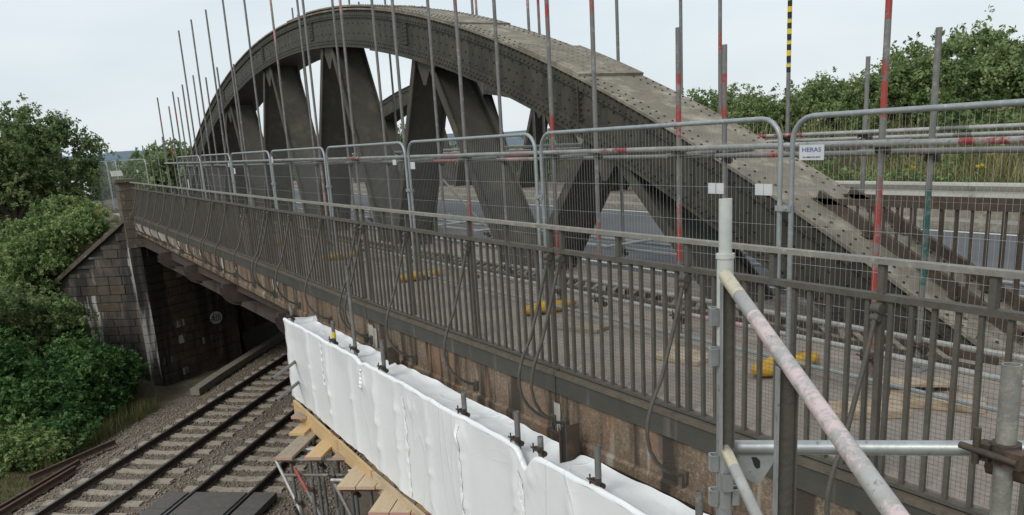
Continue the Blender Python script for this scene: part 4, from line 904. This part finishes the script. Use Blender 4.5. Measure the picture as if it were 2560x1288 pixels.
def np_mesh(name, V, F, mt, paint=None):
    me = bpy.data.meshes.new(name); nv, nf, k = len(V), len(F), F.shape[1]
    me.vertices.add(nv); me.vertices.foreach_set('co', V.astype(np.float32).ravel()); me.loops.add(nf*k); me.loops.foreach_set('vertex_index', F.astype(np.int32).ravel())
    me.polygons.add(nf); me.polygons.foreach_set('loop_start', np.arange(0, nf*k, k, dtype=np.int32))
    if paint is not None:
        at = me.attributes.new('paint', 'FLOAT', 'POINT'); at.data.foreach_set('value', paint.astype(np.float32))
    me.update(calc_edges=True); me.materials.append(MATS[mt]); return me
me = np_mesh('ballast_stones', V_.reshape(-1, 3), (np.arange(ns)[:, None, None]*6+tri[None]).reshape(-1, 3), 'stones')
o = link(me, 'ballast_stones', kind='stuff'); tag(o, 'loose grey-brown ballast stones filling the track bed', 'ballast')
# black crossing panels of the right-hand track
for k, (s0, s1, lab) in enumerate(((2.5, 3.03, 'black rubber crossing panel left of the right-hand track'), (3.2, 4.48, 'black rubber crossing panel between the rails of the right-hand track'), (4.64, 5.2, 'black rubber crossing panel right of the right-hand track'))):
    pw = .9
    p = thing('crossing_panel', lab, 'crossing panel', TS(-1, (s0+s1)/2, ZR-.15), 'black rubber crossing panels')
    for q in range(3):
        t1 = 1.32-q*.92; d = MB(); d.hexa([TS(t1-.91, s0, ZR-.15), TS(t1, s0, ZR-.15), TS(t1, s1, ZR-.15), TS(t1-.91, s1, ZR-.15), TS(t1-.91, s0+.01, ZR-.004), TS(t1-.008, s0+.01, ZR-.004), TS(t1-.008, s1-.01, ZR-.004), TS(t1-.91, s1-.01, ZR-.004)]); d.build('panel', 'rubber', p)
# spare rails lying beside the track
for k, (a, b, lab) in enumerate(((( -5, -1.32), (3.3, -1.30), 'rusty spare rail nearest the running track'), ((-5, -1.56), (3.75, -1.50), 'rusty spare rail lying behind the first one'), ((2.6, -2.15), (5.3, -1.45), 'short rusty spare rail half buried in the grass'))):
    d = MB(); z = ZR-.2; d.extrude([(x*1.0, y) for x, y in RP], lambda p: TS(a[0], a[1]+p[0], z+p[1]+.05), lambda p: TS(b[0], b[1]+p[0], z+p[1]+.06)); c = TS((a[0]+b[0])/2, a[1], z-.1)
    single('spare_rail', d, 'rail_rust', lab, 'rail', c, 'spare rusty rails')
# cable trough under the abutment
ct = thing('cable_trough', 'grey concrete cable trough curving along the foot of the abutment', 'cable trough', TS(14, -1.8, ZR-.3))
for k in range(15):
    t0 = 10.2+k*.62; t1 = t0+.6; sf = lambda t: interp(t, [10, 12, 15, 20], [-1.62, -1.78, -1.92, -2.05])
    d = MB(); s0, s1 = sf(t0), sf(t1); d.hexa([TS(t0, s0-.17, ZR-.36), TS(t1, s1-.17, ZR-.36), TS(t1, s1+.17, ZR-.36), TS(t0, s0+.17, ZR-.36), TS(t0, s0-.17, ZR-.13), TS(t1, s1-.17, ZR-.13), TS(t1, s1+.17, ZR-.13), TS(t0, s0+.17, ZR-.13)]); d.build('trough_lid', 'kerb', ct)

# ------------------------------------------------------------------ masonry: abutment, wing wall, pier
ub = MB(); ub.box(-.5, .5, 0, 1, -.5, .5)
def bevel_box():
    bm = bmesh.new(); bmesh.ops.create_cube(bm, size=1); bmesh.ops.bevel(bm, geom=list(bm.edges), offset=.035, segments=1, affect='EDGES'); me = bpy.data.meshes.new('stone'); bm.to_mesh(me); bm.free(); return me
STM = bevel_box(); STM.materials.append(MATS['stone']); STM2 = STM.copy(); STM2.materials.clear(); STM2.materials.append(MATS['stone_in'])
def wall(name, p0, p1, zlow, topf, label, cat, meshes, ch=.30, seed=1, depth=.34, back=.5):
    rn = random.Random(seed); Ln = math.hypot(p1[0]-p0[0], p1[1]-p0[1]); ex = ((p1[0]-p0[0])/Ln, (p1[1]-p0[1])/Ln); nn = (-ex[1], ex[0])
    t = thing(name, label, cat, (lerp(p0[0], p1[0], .5), lerp(p0[1], p1[1], .5), zlow))
    rotz = math.atan2(ex[0], ex[1])                  # world X=v, Y=u
    z = zlow; row = 0
    core = MB()
    nseg = 12; pts = []
    for k in range(nseg+1):
        s = Ln*k/nseg; q = (p0[0]+ex[0]*s, p0[1]+ex[1]*s); tz = topf(s)-.02
        for dz_ in (zlow, tz):
            for o_ in (.06, back): pts.append((q[0]-nn[0]*o_, q[1]-nn[1]*o_, dz_))
    core.add(pts, [f for k in range(nseg) for f in ((k*4, k*4+4, k*4+6, k*4+2), (k*4+1, k*4+3, k*4+7, k*4+5), (k*4+2, k*4+6, k*4+7, k*4+3))]+[(0, 2, 3, 1), (nseg*4, nseg*4+1, nseg*4+3, nseg*4+2)]); core.build('mortar_core', 'mortar', t)
    while z < max(topf(0), topf(Ln)):
        h_ = ch*rn.uniform(.88, 1.1); s = 0; first = True
        while s < Ln-.02:
            w_ = rn.uniform(.42, .85) if not first else (.3 if row % 2 else .55); first = False
            if Ln-s-w_ < .22: w_ = Ln-s
            tz = min(topf(s), topf(s+w_)); hh = min(h_, tz-z)
            if hh > .07:
                c = s+w_/2; pr_ = rn.uniform(-.012, .022); cc = (p0[0]+ex[0]*c, p0[1]+ex[1]*c)
                o = bpy.data.objects.new('stone', meshes[rn.random() < .12]); COL.objects.link(o); o.parent = t
                o.location = Vector((cc[1]-nn[1]*(depth/2-pr_), cc[0]-nn[0]*(depth/2-pr_), z+hh/2))-ORG[t.name]
                o.rotation_euler = (rn.uniform(-.006, .006), 0, rotz+rn.uniform(-.01, .01)); o.scale = (w_-.016, depth, hh-.014)
            s += w_
        z += h_; row += 1
    return t
ABE = (29.55, 2.3)
wall('abutment_wall', (WC[0]-.05, WC[1]+.15), ABE, -6.1, lambda s: -.95, 'brown squared-stone abutment wall under the bridge beside the track', 'stone wall', (STM2, STM), seed=4)
wall('abutment_return', ABE, (33.2, 1.9), -6.1, lambda s: -.95, 'dark stone return of the abutment deep under the deck', 'stone wall', (STM2, STM), seed=9, ch=.34)
wall('abutment_rear_wall', (33.3, 1.9), (43.5, 12.5), -6.1, lambda s: -.95, 'dark stone wall beside the track at the back of the underbridge', 'stone wall', (STM2, STM), seed=19, ch=.5)
WL = 5.2; we = (WC[0]+WD[0]*WL, WC[1]+WD[1]*WL)
cop = lambda s: .02-.70*s
wall('wing_wall', we, (WC[0]-.02, WC[1]+.02), -6.1, lambda s: cop(WL-s), 'dark stained stone wing wall with sloping coping and white lime runs', 'stone wall', (STM, STM2), seed=2)
cw = thing('wing_coping', 'sloping stone coping on top of the dark wing wall', 'coping', (WC[0]+WD[0]*2, WC[1]+WD[1]*2, cop(2)))
for k in range(5):
    s0, s1 = k*.98, k*.98+.965; nn = (.807, .59)
    q = lambda s, w_, z: (WC[0]+WD[0]*s+nn[0]*w_, WC[1]+WD[1]*s+nn[1]*w_, z)
    d = MB(); j = random.uniform(-.008, .008); d.hexa([q(s0, -.1, cop(s0)+j), q(s1, -.1, cop(s1)+j), q(s1, .36, cop(s1)+j), q(s0, .36, cop(s0)+j), q(s0, -.1, cop(s0)+.16+j), q(s1, -.1, cop(s1)+.16+j), q(s1, .36, cop(s1)+.2+j), q(s0, .36, cop(s0)+.2+j)]); d.build('stone', 'stone_cap', cw)
pp = thing('stone_pier', 'square stone end pier with flat cap closing the far parapet', 'pier', (27.8, -1.35, -.9))
z = -.9; row = 0
while z < 1.28:
    hh = min(.32, 1.30-z)
    for a, b in (((27.05, 27.42), (27.435, 27.95)) if row % 2 else ((27.05, 27.6), (27.615, 27.95))):
        d = MB(); j = random.uniform(-.008, .008); d.box(a, b, -1.52+j, -1.02, z+.006, z+hh-.006); d.build('stone', 'stone_cap', pp)
    z += hh; row += 1
d = MB(); d.box(26.98, 28.03, -1.59, -.96, 1.302, 1.41); d.build('cap', 'stone_cap', pp)
d = MB(); pl = (WC[0]-.12, WC[1]-.05)
for k in range(17):
    zz = -6.1+k*.305; e = MB(); e.box(pl[0]-.06, pl[0]+.42, pl[1]-.05, pl[1]+.33, zz+.008, zz+.297); e.build('stone', 'stone', pp)
# white oval with scrawled graffiti on the abutment
ex = Vector((ABE[0]-WC[0], ABE[1]-WC[1], 0)).normalized(); nn = Vector((-ex.y, ex.x, 0))
gp_ = Vector((WC[0], WC[1], 0))+ex*3.25+nn*.065; gp_.z = -4.05
gg = thing('graffiti_oval', 'white painted oval with a black scrawled tag on the abutment', 'graffiti', tuple(gp_-nn*.04))
d = MB(); n = 28; d.add([gp_+ex*(.30*math.cos(2*math.pi*k/n))+Vector((0, 0, .235*math.sin(2*math.pi*k/n))) for k in range(n)]+[gp_-nn*.06+ex*(.30*math.cos(2*math.pi*k/n))+Vector((0, 0, .235*math.sin(2*math.pi*k/n))) for k in range(n)], [tuple(range(n))]+[(k, (k+1) % n, n+(k+1) % n, n+k) for k in range(n)]); d.build('painted_oval', 'sign_white', gg)
ST_ = [[(-.235, -.13), (-.215, .1), (-.19, .12)], [(-.215, .1), (-.13, -.02), (-.09, -.14)], [(-.29, -.02), (-.2, -.05), (-.12, -.045)], [(-.13, .19), (-.13, -.08)], [(-.14, .19), (-.08, .13)], [(-.13, .03), (-.03, .03)], [(-.06, .11), (.03, .1), (-.02, -.0), (-.04, -.1), (.04, -.11), (.16, -.08)], [(.03, .1), (.14, .12), (.19, .08), (.1, .02), (.05, -.02)], [(.1, .02), (.19, -.01), (.18, -.08), (.1, -.09), (.06, -.03), (.08, .04)], [(-.06, .17), (.0, .165)], [(.02, -.155), (.1, -.15)]]
d = MB()
for st in ST_[:9]: d.tube([gp_+nn*.006+ex*x*1.05+Vector((0, 0, y*1.05)) for x, y in st], .0135, 5)
d.build('scrawl', 'sign_black', gg)

# ------------------------------------------------------------------ vegetation
def leaves(lobes, n, size, seed, clump=.28, flat=.0, up=.35, spread=1.0):
    """leaf-sized rhombi gathered in twigs, twigs gathered in clumps over the lobes; lobes = [(u,v,z,ru,rv,rz,weight)]"""
    r = np.random.default_rng(seed); wts = np.array([q[6] for q in lobes], float); wts /= wts.sum(); K = 12
    nt = max(1, n//K); ncl = max(1, nt//9); LB = np.array([q[:6] for q in lobes])
    li = r.choice(len(lobes), ncl, p=wts); dirs = r.normal(size=(ncl, 3)); dirs[:, 2] += .15; dirs /= np.linalg.norm(dirs, axis=1)[:, None]
    rad = np.where(r.random(ncl) < .22, r.uniform(.3, .8, ncl), r.uniform(.78, 1.12, ncl))
    cc = LB[li, :3]+dirs*rad[:, None]*LB[li, 3:6]; cs = r.normal(.40, .17, ncl); cr = clump*1.5*r.uniform(.6, 1.4, ncl)
    ci = r.integers(0, ncl, nt); tw = cc[ci]+r.normal(size=(nt, 3))*cr[ci][:, None]*np.array([1, 1, .75]); td = dirs[ci]+r.normal(0, .5, (nt, 3))
    c = np.repeat(tw, K, 0)+r.normal(0, clump*.38, (nt*K, 3)); dr = np.repeat(td, K, 0)
    m_ = len(c); nrm = dr*.5+r.normal(0, .7, (m_, 3)); nrm[:, 2] += up; nrm /= np.linalg.norm(nrm, axis=1)[:, None]
    a = np.cross(nrm, r.normal(size=(m_, 3))); a /= np.linalg.norm(a, axis=1)[:, None]; b = np.cross(nrm, a)
    s = size*r.uniform(.55, 1.4, m_)[:, None]
    V = np.stack([c-a*s, c-b*s*.55+nrm*s*.12, c+a*s, c+b*s*.55+nrm*s*.12], 1)
    shade = np.repeat(cs[ci]+r.normal(0, .09, nt), K)+r.normal(0, .12, m_)
    return V, np.clip(shade, 0, 1)
def leaf_mesh(name, V, sh, mt, org):
    V = V[:, :, [1, 0, 2]]-np.array(org)[None, None]; m_ = len(V)
    return np_mesh(name, V.reshape(-1, 3), np.arange(m_*4).reshape(m_, 4), mt, np.repeat(sh, 4))
def tree(name, label, cat, base, lobes, n, size, mt, seed, group=None, trunk=.14, clump=.28, sprays=0, limbs=True, up=.35):
    t = thing(name, label, cat, base, group); org = ORG[t.name]; rn = random.Random(seed)
    V, shd = leaves(lobes, n, size, seed, clump, up=up)
    d = MB()
    if limbs:
        cz = max(q[2] for q in lobes); c = lobes[0]
        d.tube([base, (lerp(base[0], c[0], .3), lerp(base[1], c[1], .3), lerp(base[2], c[2], .5)), (c[0], c[1], c[2])], [trunk, trunk*.75, trunk*.4], 7)
        for q in lobes:
            m0 = (lerp(base[0], c[0], .3), lerp(base[1], c[1], .3), lerp(base[2], c[2], .5))
            d.tube([m0, (lerp(m0[0], q[0], .6), lerp(m0[1], q[1], .6)+rn.uniform(-.15, .15), lerp(m0[2], q[2], .65)), (q[0], q[1], q[2]+q[5]*.3)], [trunk*.5, trunk*.3, trunk*.12], 5)
    ex = []; dd_ = d; d = MB()
    for k in range(sprays):                            # twiggy shoots standing out of the crown
        q = lobes[rn.randrange(len(lobes))]; a = rn.uniform(0, 6.28); el = rn.uniform(.5, 1.35)
        dv = Vector((math.cos(a)*math.cos(el), math.sin(a)*math.cos(el), math.sin(el)))
        p0 = Vector((q[0]+dv.x*q[3]*.8, q[1]+dv.y*q[4]*.8, q[2]+dv.z*q[5]*.8)); ln_ = rn.uniform(.25, .6)*q[5]
        p1 = p0+(dv+Vector((rn.uniform(-.3, .3), rn.uniform(-.3, .3), .25)))*ln_; d.tube([p0, (p0+p1)/2+Vector((rn.uniform(-.05, .05),)*3), p1], [.014, .01, .005], 4)
        for f_ in np.linspace(.3, 1.05, 5): ex.append((*(p0+(p1-p0)*f_), .10, .10, .10, 1))
    if ex:
        V2, s2 = leaves(ex, len(ex)*14, size*.9, seed+5, .07, up=up); V = np.concatenate([V, V2]); shd = np.concatenate([shd, s2])
    if d.v: d.build('shoots', 'bark', t, kind='stuff')
    if dd_.v: dd_.build('trunk' if cat == 'tree' else 'stems', 'bark', t)
    me = leaf_mesh('crown', V, shd, mt, org); link(me, 'crown' if cat == 'tree' else 'foliage', t, org=org); return t
rnd = random.Random(11)
def lob(n, c, spread, r, flat=.8, seed=0):
    q = random.Random(seed); o = []
    for k in range(n):
        rr = r*q.uniform(.7, 1.25); o.append((c[0]+q.uniform(-1, 1)*spread[0], c[1]+q.uniform(-1, 1)*spread[1], c[2]+q.uniform(-1, 1)*spread[2], rr, rr, rr*flat, rr*rr))
    return o
# left of the road beyond the pier
tree('hawthorn_tree', 'large dark hawthorn tree at the left picture edge above the bramble bank', 'tree', (39, -4.0, -2.0), lob(16, (39, -3.6, 1.9), (1.2, 1.9, 1.5), .95, .9, 201)+lob(8, (39, -6.4, 2.4), (1.2, 1.5, 1.8), 1.1, .9, 202)+[(39, -3.6, 4.0, .6, .6, .55, .35), (39, -2.2, 3.5, .6, .55, .5, .35), (39, -1.1, 2.6, .6, .55, .5, .4), (39, -.9, 1.6, .6, .5, .5, .4), (39, -2.6, .5, 1.0, 1.2, .6, 1)], 90000, .066, 'leaf_dark', 21, trunk=.2, clump=.15, sprays=60)
tree('hedge_bush', 'dark tangled bush below the big hawthorn at the left edge', 'bush', (33.5, -5.6, -3.0), lob(9, (34, -6.0, -1.5), (1.6, 1.2, .6), .9, .85, 3), 30000, .075, 'leaf_dark', 22, clump=.15, sprays=14)
def bank(name, label, c, spread, r, n, mt, seed, size=.055, nl=10, flat=.6, clump=.11, group='bramble clumps on the left bank'):
    return tree(name, label, 'bush', (c[0], c[1], ground_z(c[0], c[1])), lob(nl, c, spread, r, flat, seed), n, size, mt, seed, group, trunk=.03, clump=clump, sprays=16, limbs=False)
bank('bramble_bush', 'pale green brambles on the bank just behind the wing coping', (29.3, -2.5, -.28), (.6, .6, .3), .5, 24000, 'leaf_bramble', 31)
bank('bramble_bush', 'pale green brambles spilling over the lower end of the wing coping', (29.9, -4.0, -1.05), (.6, .7, .4), .62, 28000, 'leaf_bramble', 32)
bank('bramble_bush', 'brambles on the upper bank below the hawthorn beside the dry grass', (31.6, -2.9, .1), (.9, .7, .3), .6, 28000, 'leaf_bramble', 33)
bank('bramble_bush', 'brambles in the middle of the bank at the left edge', (31.2, -4.5, -.9), (.9, .8, .5), .75, 28000, 'leaf_bramble', 35)
bank('bramble_bush', 'dark brambles at the left edge halfway down the bank', (29.6, -5.4, -2.2), (.9, .9, .6), .8, 32000, 'leaf_bramble', 34)
# in front of the wing wall beside the track
def bush(c, spread, r, n, mt, seed, label, size=.06, nl=12, flat=.85, name='track_side_bush'):
    return tree(name, label, 'bush', (c[0], c[1], ground_z(c[0], c[1])), lob(nl, c, spread, r, flat, seed), n, size, mt, seed, 'bushes beside the track', trunk=.05, clump=.12, sprays=24, limbs=True)
bush((26.0, -3.05, -5.0), (.55, .5, .5), .6, 34000, 'leaf_lush', 41, 'lush dark green bush with yellow flowers beside the track at the wall foot')
bush((25.0, -4.2, -4.5), (.8, .7, .8), .8, 52000, 'leaf_lush', 42, 'big lush green bush in front of the wing wall')
bush((23.3, -5.2, -4.9), (.8, .8, .5), .75, 44000, 'leaf_lush', 43, 'low lush bush at the left edge above the spare rails')
bush((27.2, -4.3, -3.1), (.7, .5, .5), .6, 28000, 'leaf_mid', 44, 'olive bush overhanging the lower part of the wing wall')
bush((22.6, -4.9, -5.55), (.9, .5, .2), .45, 26000, 'leaf_lush', 47, 'low weedy growth at the foot of the lush bushes by the spare rails', flat=.7)
bush((21.6, -5.6, -5.5), (.8, .5, .2), .45, 22000, 'leaf_bramble', 48, 'pale low weeds at the left edge right above the spare rails', flat=.7)
bush((24.6, -3.5, -5.45), (.9, .35, .2), .42, 22000, 'leaf_lush', 49, 'low leafy fringe between the lush bush and the ballast', flat=.7)
bush((26.4, -5.6, -3.0), (.9, .9, .8), .9, 40000, 'leaf_dark', 45, 'dark leafy bush at the left edge under the brambles')
bush((24.2, -6.6, -4.0), (.8, .8, .8), .9, 36000, 'leaf_lush', 46, 'tall lush bush cut by the left picture edge')
# behind the arch and along the far road
for k, (c, sp, r, n, lab) in enumerate((((47, 4.5, 1.0), (2.2, 1.6, .8), 1.3, 24000, 'dark bush behind the far foot of the near arch'), ((50, 9.5, 1.0), (3, 2.2, 1.0), 1.5, 20000, 'bushy tree seen through the middle struts of the arch'), ((58, 2.0, .3), (4, 2, .5), 1.4, 20000, 'brownish hedge beyond the far end of the footway scaffold'), ((52, -3.2, -1.0), (5, 1.6, .5), 1.6, 20000, 'green hedge across the road beyond the stone pier'), ((46, 17, 1.2), (3, 2, 1.), 1.6, 20000, 'green tree seen below the far arch'), ((30, 19, .6), (3, 2, .8), 1.5, 20000, 'green bush seen under the far arch to the right of the struts'))):
    tree('roadside_bush', lab, 'bush', (c[0], c[1], c[2]-1.6), lob(9, c, sp, r, .85, 60+k), n, .1, 'leaf_mid', 60+k, 'bushes beyond the bridge', trunk=.08, clump=.2, sprays=18)
for k, (a, d_, h_) in enumerate(((-1.2, 150, 6), (-3.5, 170, 8), (1.2, 190, 7), (4, 210, 8), (8, 180, 7), (-6, 220, 9), (12, 200, 8), (18, 230, 9), (25, 220, 8))):
    u, v = -4.6+d_*math.cos(R(a)), -5.3+d_*math.sin(R(a)); gz = ground_z(u, v)
    tree('distant_tree', 'rounded distant tree in the valley, '+ORDS[k]+' of the far line', 'tree', (u, v, gz), lob(8, (u, v, gz+h_*.6), (h_*.7, h_*.7, h_*.25), h_*.38, .8, 80+k), 9000, .5, 'leaf_dark', 80+k, 'distant trees', trunk=.3, clump=.7)
# hedge trees behind the crash barrier on the right
HT = [((20.5, 17.5, 1.7), .8, 'low hedge tree behind the arch beside the taped pole'), ((16.0, 17.2, 1.85), .85, 'hedge tree right of the taped pole behind the barrier'), ((12.3, 17.0, 2.15), .95, 'dense hedge tree behind the short grey pole'), ((9.2, 16.8, 2.6), 1.0, 'tall hedge tree between the red pole and the cut-off pole'), ((6.3, 17.0, 2.6), 1.0, 'tall hedge tree at the right picture edge'), ((3.0, 17.5, 2.5), 1.0, 'hedge tree cut by the right picture edge')]
for k, (c, r, lab) in enumerate(HT):
    lo_ = lob(12, c, (1.9, .9, .7), r*.85, .85, 100+k)+lob(6, (c[0], c[1]-.4, c[2]-1.3), (1.9, .7, .3), r*.8, .8, 120+k)
    tree('hedge_tree', lab, 'tree', (c[0], c[1], ground_z(c[0], c[1])), lo_, 58000, .052, 'leaf_mid', 100+k, 'hedge trees on the right bank', trunk=.1, clump=.13, sprays=40)
# grass
def blades(n, fn, hgt, wid, seed, mt, name, label, cat='grass', lean=.35, cols=(.0, 1.)):
    r = np.random.default_rng(seed); P = np.array([fn(r) for _ in range(n)]); hh = r.uniform(hgt[0], hgt[1], n); a = r.uniform(0, 6.28, n); le = r.uniform(0, lean, n)
    dx = np.stack([np.cos(a), np.sin(a), np.zeros(n)], 1); b = r.uniform(0, 6.28, n); wx = np.stack([np.cos(b), np.sin(b), np.zeros(n)], 1)*r.uniform(.6, 1.2, n)[:, None]*wid
    zv = np.array([0, 0, 1.]); P = P[:, [1, 0, 2]]
    m1_ = P+dx*(le*hh*.35)[:, None]+zv*(hh*.6)[:, None]; tp = P+dx*(le*hh)[:, None]+zv*hh[:, None]
    V = np.stack([P-wx, P+wx, m1_+wx*.8, tp, m1_-wx*.8], 1); F = np.arange(n)[:, None, None]*5+np.array([[0, 1, 2, 4], [4, 2, 3, 3]])[None]
    V2 = V.reshape(-1, 3); q = F[:, 0].reshape(-1, 4); tr_ = F[:, 1][:, :3].reshape(-1, 3)
    me = bpy.data.meshes.new(name); faces = [tuple(x) for x in q]+[tuple(x) for x in tr_]; me.from_pydata(V2.tolist(), [], faces)
    at = me.attributes.new('paint', 'FLOAT', 'POINT'); at.data.foreach_set('value', np.repeat(np.clip(r.uniform(cols[0], cols[1], n), 0, 1), 5).astype(np.float32)); me.materials.append(MATS[mt])
    o = link(me, name, kind='stuff'); return tag(o, label, cat)
def pz(u, v): return (u, v, ground_z(u, v)-.02)
blades(9000, lambda r: pz(r.uniform(1, 16), r.uniform(10.7, 13.5)), (.12, .45), .008, 1, 'grass', 'verge_grass', 'short green and dry grass on the verge behind the crash barrier', cols=(.0, .62))
blades(9000, lambda r: pz(r.uniform(1, 17), 12.2+abs(r.normal(0, 1.5))), (.35, 1.0), .011, 2, 'grass', 'tall_grass', 'tall pale dry grass stems in front of the hedge', lean=.75, cols=(.1, 1))
blades(3500, lambda r: pz(29.2+abs(r.normal(0, 2.2)), -1.95-abs(r.normal(0, .45))), (.35, .8), .009, 3, 'grass', 'dry_grass', 'straw-coloured dry grass beside the stone pier', lean=.3, cols=(.6, 1))
blades(7000, lambda r: (lambda q: (q[0], q[1], ground_z(q[0], q[1])-.02))(TS(r.uniform(-2, 3.6), -2.0-abs(r.normal(0, 1.1)), 0)), (.06, .2), .007, 4, 'grass', 'trackside_grass', 'thin grass beside the spare rails at the lower left', cols=(.0, .7))
blades(1800, lambda r: (lambda q: (q[0], q[1], ground_z(q[0], q[1])-.02))(TS(r.uniform(3.5, 9), -2.2-abs(r.normal(0, .5)), 0)), (.3, .7), .006, 5, 'grass', 'trackside_weeds', 'rank weeds at the edge of the lush bush', cols=(.1, .75))
blades(160, lambda r: (-1.62+r.normal(0, .05), -1.16+r.normal(0, .025), 0), (.05, .16), .004, 6, 'grass', 'footway_weed', 'small green weed tuft growing behind the right-hand bars', cols=(.0, .3))
V, shd = leaves(lob(60, (8, 12.6, .25), (8, .9, .25), .4, .7, 301)+lob(30, (8, 14.2, .9), (8, .9, .2), .5, .7, 302), 60000, .045, 303, .1)
me = leaf_mesh('verge_weeds', V, shd, 'leaf_bramble', (0, 0, 0)); tag(link(me, 'verge_weeds', kind='stuff'), 'tangled green weeds among the grass behind the crash barrier', 'weeds')
fr = random.Random(5)
for k, (u, v, z, lab) in enumerate(((6.2, 13.6, 1.05, 'yellow ragwort head highest in the tall grass at the right'), (7.7, 13.0, .78, 'largest yellow ragwort head above the barrier'), (7.05, 12.9, .72, 'small yellow ragwort head low above the barrier'), (6.1, 13.0, .82, 'yellow ragwort head nearest the right picture edge'), (24.4, -3.05, -5.35, 'yellow ragwort beside the track in front of the lush bush'), (23.2, -4.25, -5.25, 'small yellow ragwort low in the trackside bush'))):
    t = thing('ragwort', lab, 'flower', (u, v, z-.6), 'yellow ragwort flowers'); d = MB(); d.tube([(u, v, z-.6), (u+.02, v, z-.3), (u, v, z)], .006, 4); d.build('stem', 'bark', t)
    d = MB()
    for q in range(24):
        p = Vector((u+fr.gauss(0, .05), v+fr.gauss(0, .05), z+fr.gauss(0, .02))); dome(d, p, (fr.uniform(-.5, .5), fr.uniform(-.5, .5), 1), .02, 5)
    o = d.build('flower_head', 'flower', t)

# ------------------------------------------------------------------ crash barrier, far railing, far road things
cb = thing('crash_barrier', 'weathered steel crash barrier along the far verge on the right', 'barrier', (2, 10.1, 0))
pf = [(-.0, .76), (-.045, .74), (-.06, .70), (-.02, .64), (.02, .60), (.02, .57), (-.02, .53), (-.06, .47), (-.045, .43), (0, .41)]
d = MB()
for (x0, z0_), (x1, z1_) in zip(pf[:-1], pf[1:]): d.add([(-14, 10.05+x0, z0_-.04), (9.0, 10.05+x0, z0_-.04), (9.0, 10.05+x1, z1_-.04), (-14, 10.05+x1, z1_-.04)], [(0, 1, 2, 3)], True)
d.build('beam', 'barrier', cb)
d = MB(); d.bar((-14, 10.16, .33), (9, 10.16, .33), .06, .06); d.bar((-14, 10.16, .22), (9, 10.16, .22), .06, .04); d.build('lower_rail', 'barrier', cb)
for k in range(10): d = MB(); u = -12+k*2.3; d.box(u-.04, u+.04, 10.1, 10.22, -.2, .7); d.build('post', 'rusty', cb)
fp = thing('far_parapet', 'dark barred railing behind the far arch across the road', 'railing', (20, 12.9, .24))
for z in (.32, 1.28): d = MB(); d.bar((9, 12.9, z), (40, 12.9, z), .05, .05); d.build('rail', 'railing', fp)
bm2 = unit_mesh('bar', (lambda q: (q.box(-.016, .016, -.016, .016, 0, .92), q)[1])(MB()), 'railing')
for k in range(206): child(bm2, 'bar', fp, (9.1+k*.15, 12.9, .34))
d = MB(); d.box(9.0, 40, 12.7, 13.1, .0, .285); d.build('plinth', 'kerb', fp)
# far fence, car and sheets beyond the pier
FF = [((29.3, -.2), (32.4, -.75), 'mesh fence panel turned across the footway end with a white tag'), ((32.6, -.8), (35.9, -.75), 'distant mesh fence panel directly behind the stone pier cap'), ((36.1, -.75), (39.4, -.8), 'distant mesh fence panel left of the pier'), ((39.6, -.8), (42.9, -.95), 'farthest mesh fence panel left of the pier')]
for k, (a, b, lab) in enumerate(FF):
    t, P = heras(a, b, lab, 'mesh fence panels beyond the pier', fine=False)
    if k == 0: d = MB(); q = P(1.0, 1.6); d.box(q[0]-.15, q[0]+.15, q[1]-.02, q[1]-.01, 1.55, 1.66); d.build('tag', 'sign_white', t)
gs = thing('stacked_sheets', 'pale corrugated sheets leaning on the fence behind the pier cap', 'sheets', (33, -1.3, .8))
for k in range(6):
    d = MB(); v = -1.16+k*.068; d.hexa([(31.5, v, 1.46), (31.55, v, 1.46), (31.55, v+.06, 1.46), (31.5, v+.06, 1.46), (31.75, v, 1.66), (31.8, v, 1.66), (31.8, v+.06, 1.66), (31.75, v+.06, 1.66)]); d.build('sheet', 'barrier', gs)
def car(u, v, z, label, rot=0.):
    t = thing('parked_car', label, 'car', (u, v, z), 'parked cars')
    prof = [(-2.1, .25), (-2.15, .6), (-2.0, .85), (-1.2, .95), (-.55, 1.4), (.9, 1.45), (1.7, 1.0), (2.1, .9), (2.15, .3)]
    d = MB(); d.extrude(prof, lambda p: (u+p[0], v-.85, z+p[1]), lambda p: (u+p[0], v+.85, z+p[1])); d.build('body', 'carwhite', t)
    for s in (-.856, .856):
        d = MB(); d.extrude([(-1.05, .97), (-.5, 1.34), (.8, 1.38), (1.45, 1.02)], lambda p: (u+p[0], v+s-.004, z+p[1]), lambda p: (u+p[0], v+s+.004, z+p[1])); d.build('side_window', 'glass', t)
    d = MB(); d.hexa([(u-1.21, v-.7, z+.985), (u-1.19, v-.7, z+.96), (u-1.19, v+.7, z+.96), (u-1.21, v+.7, z+.985), (u-.62, v-.62, z+1.39), (u-.6, v-.62, z+1.36), (u-.6, v+.62, z+1.36), (u-.62, v+.62, z+1.39)]); d.build('windscreen', 'glass', t)
    for a in (-1.3, 1.3):
        for s in (-.8, .8):
            d = MB(); d.tube([(u+a, v+s-.09, z+.31), (u+a, v+s+.09, z+.31)], .31, 14); w_ = d.build('wheel', 'dark', t); d = MB(); d.tube([(u+a, v+s-.1, z+.31), (u+a, v+s+.1, z+.31)], .18, 10); d.build('rim', 'galv', w_)
    for s in (-.62, .62): d = MB(); d.box(u-2.16, u-2.05, v+s-.16, v+s+.16, z+.62, z+.76); d.build('headlight', 'sign_white', t)
car(45.5, -1.7, -.3, 'white car parked beyond the fence left of the stone pier')
# bits of green netting at the right edge of the footway
d = MB()
for k in range(14): d.tube([(-2.3+.02*k, .55+.015*k, .02+.02*noise1(k)), (-2.2-.015*k, .75, .12+.03*noise1(k*2.))], .006, 4)
single('netting_scrap', d, 'green_net', 'scrap of green netting on the footway at the right edge', 'netting', (-2.25, .6, 0))
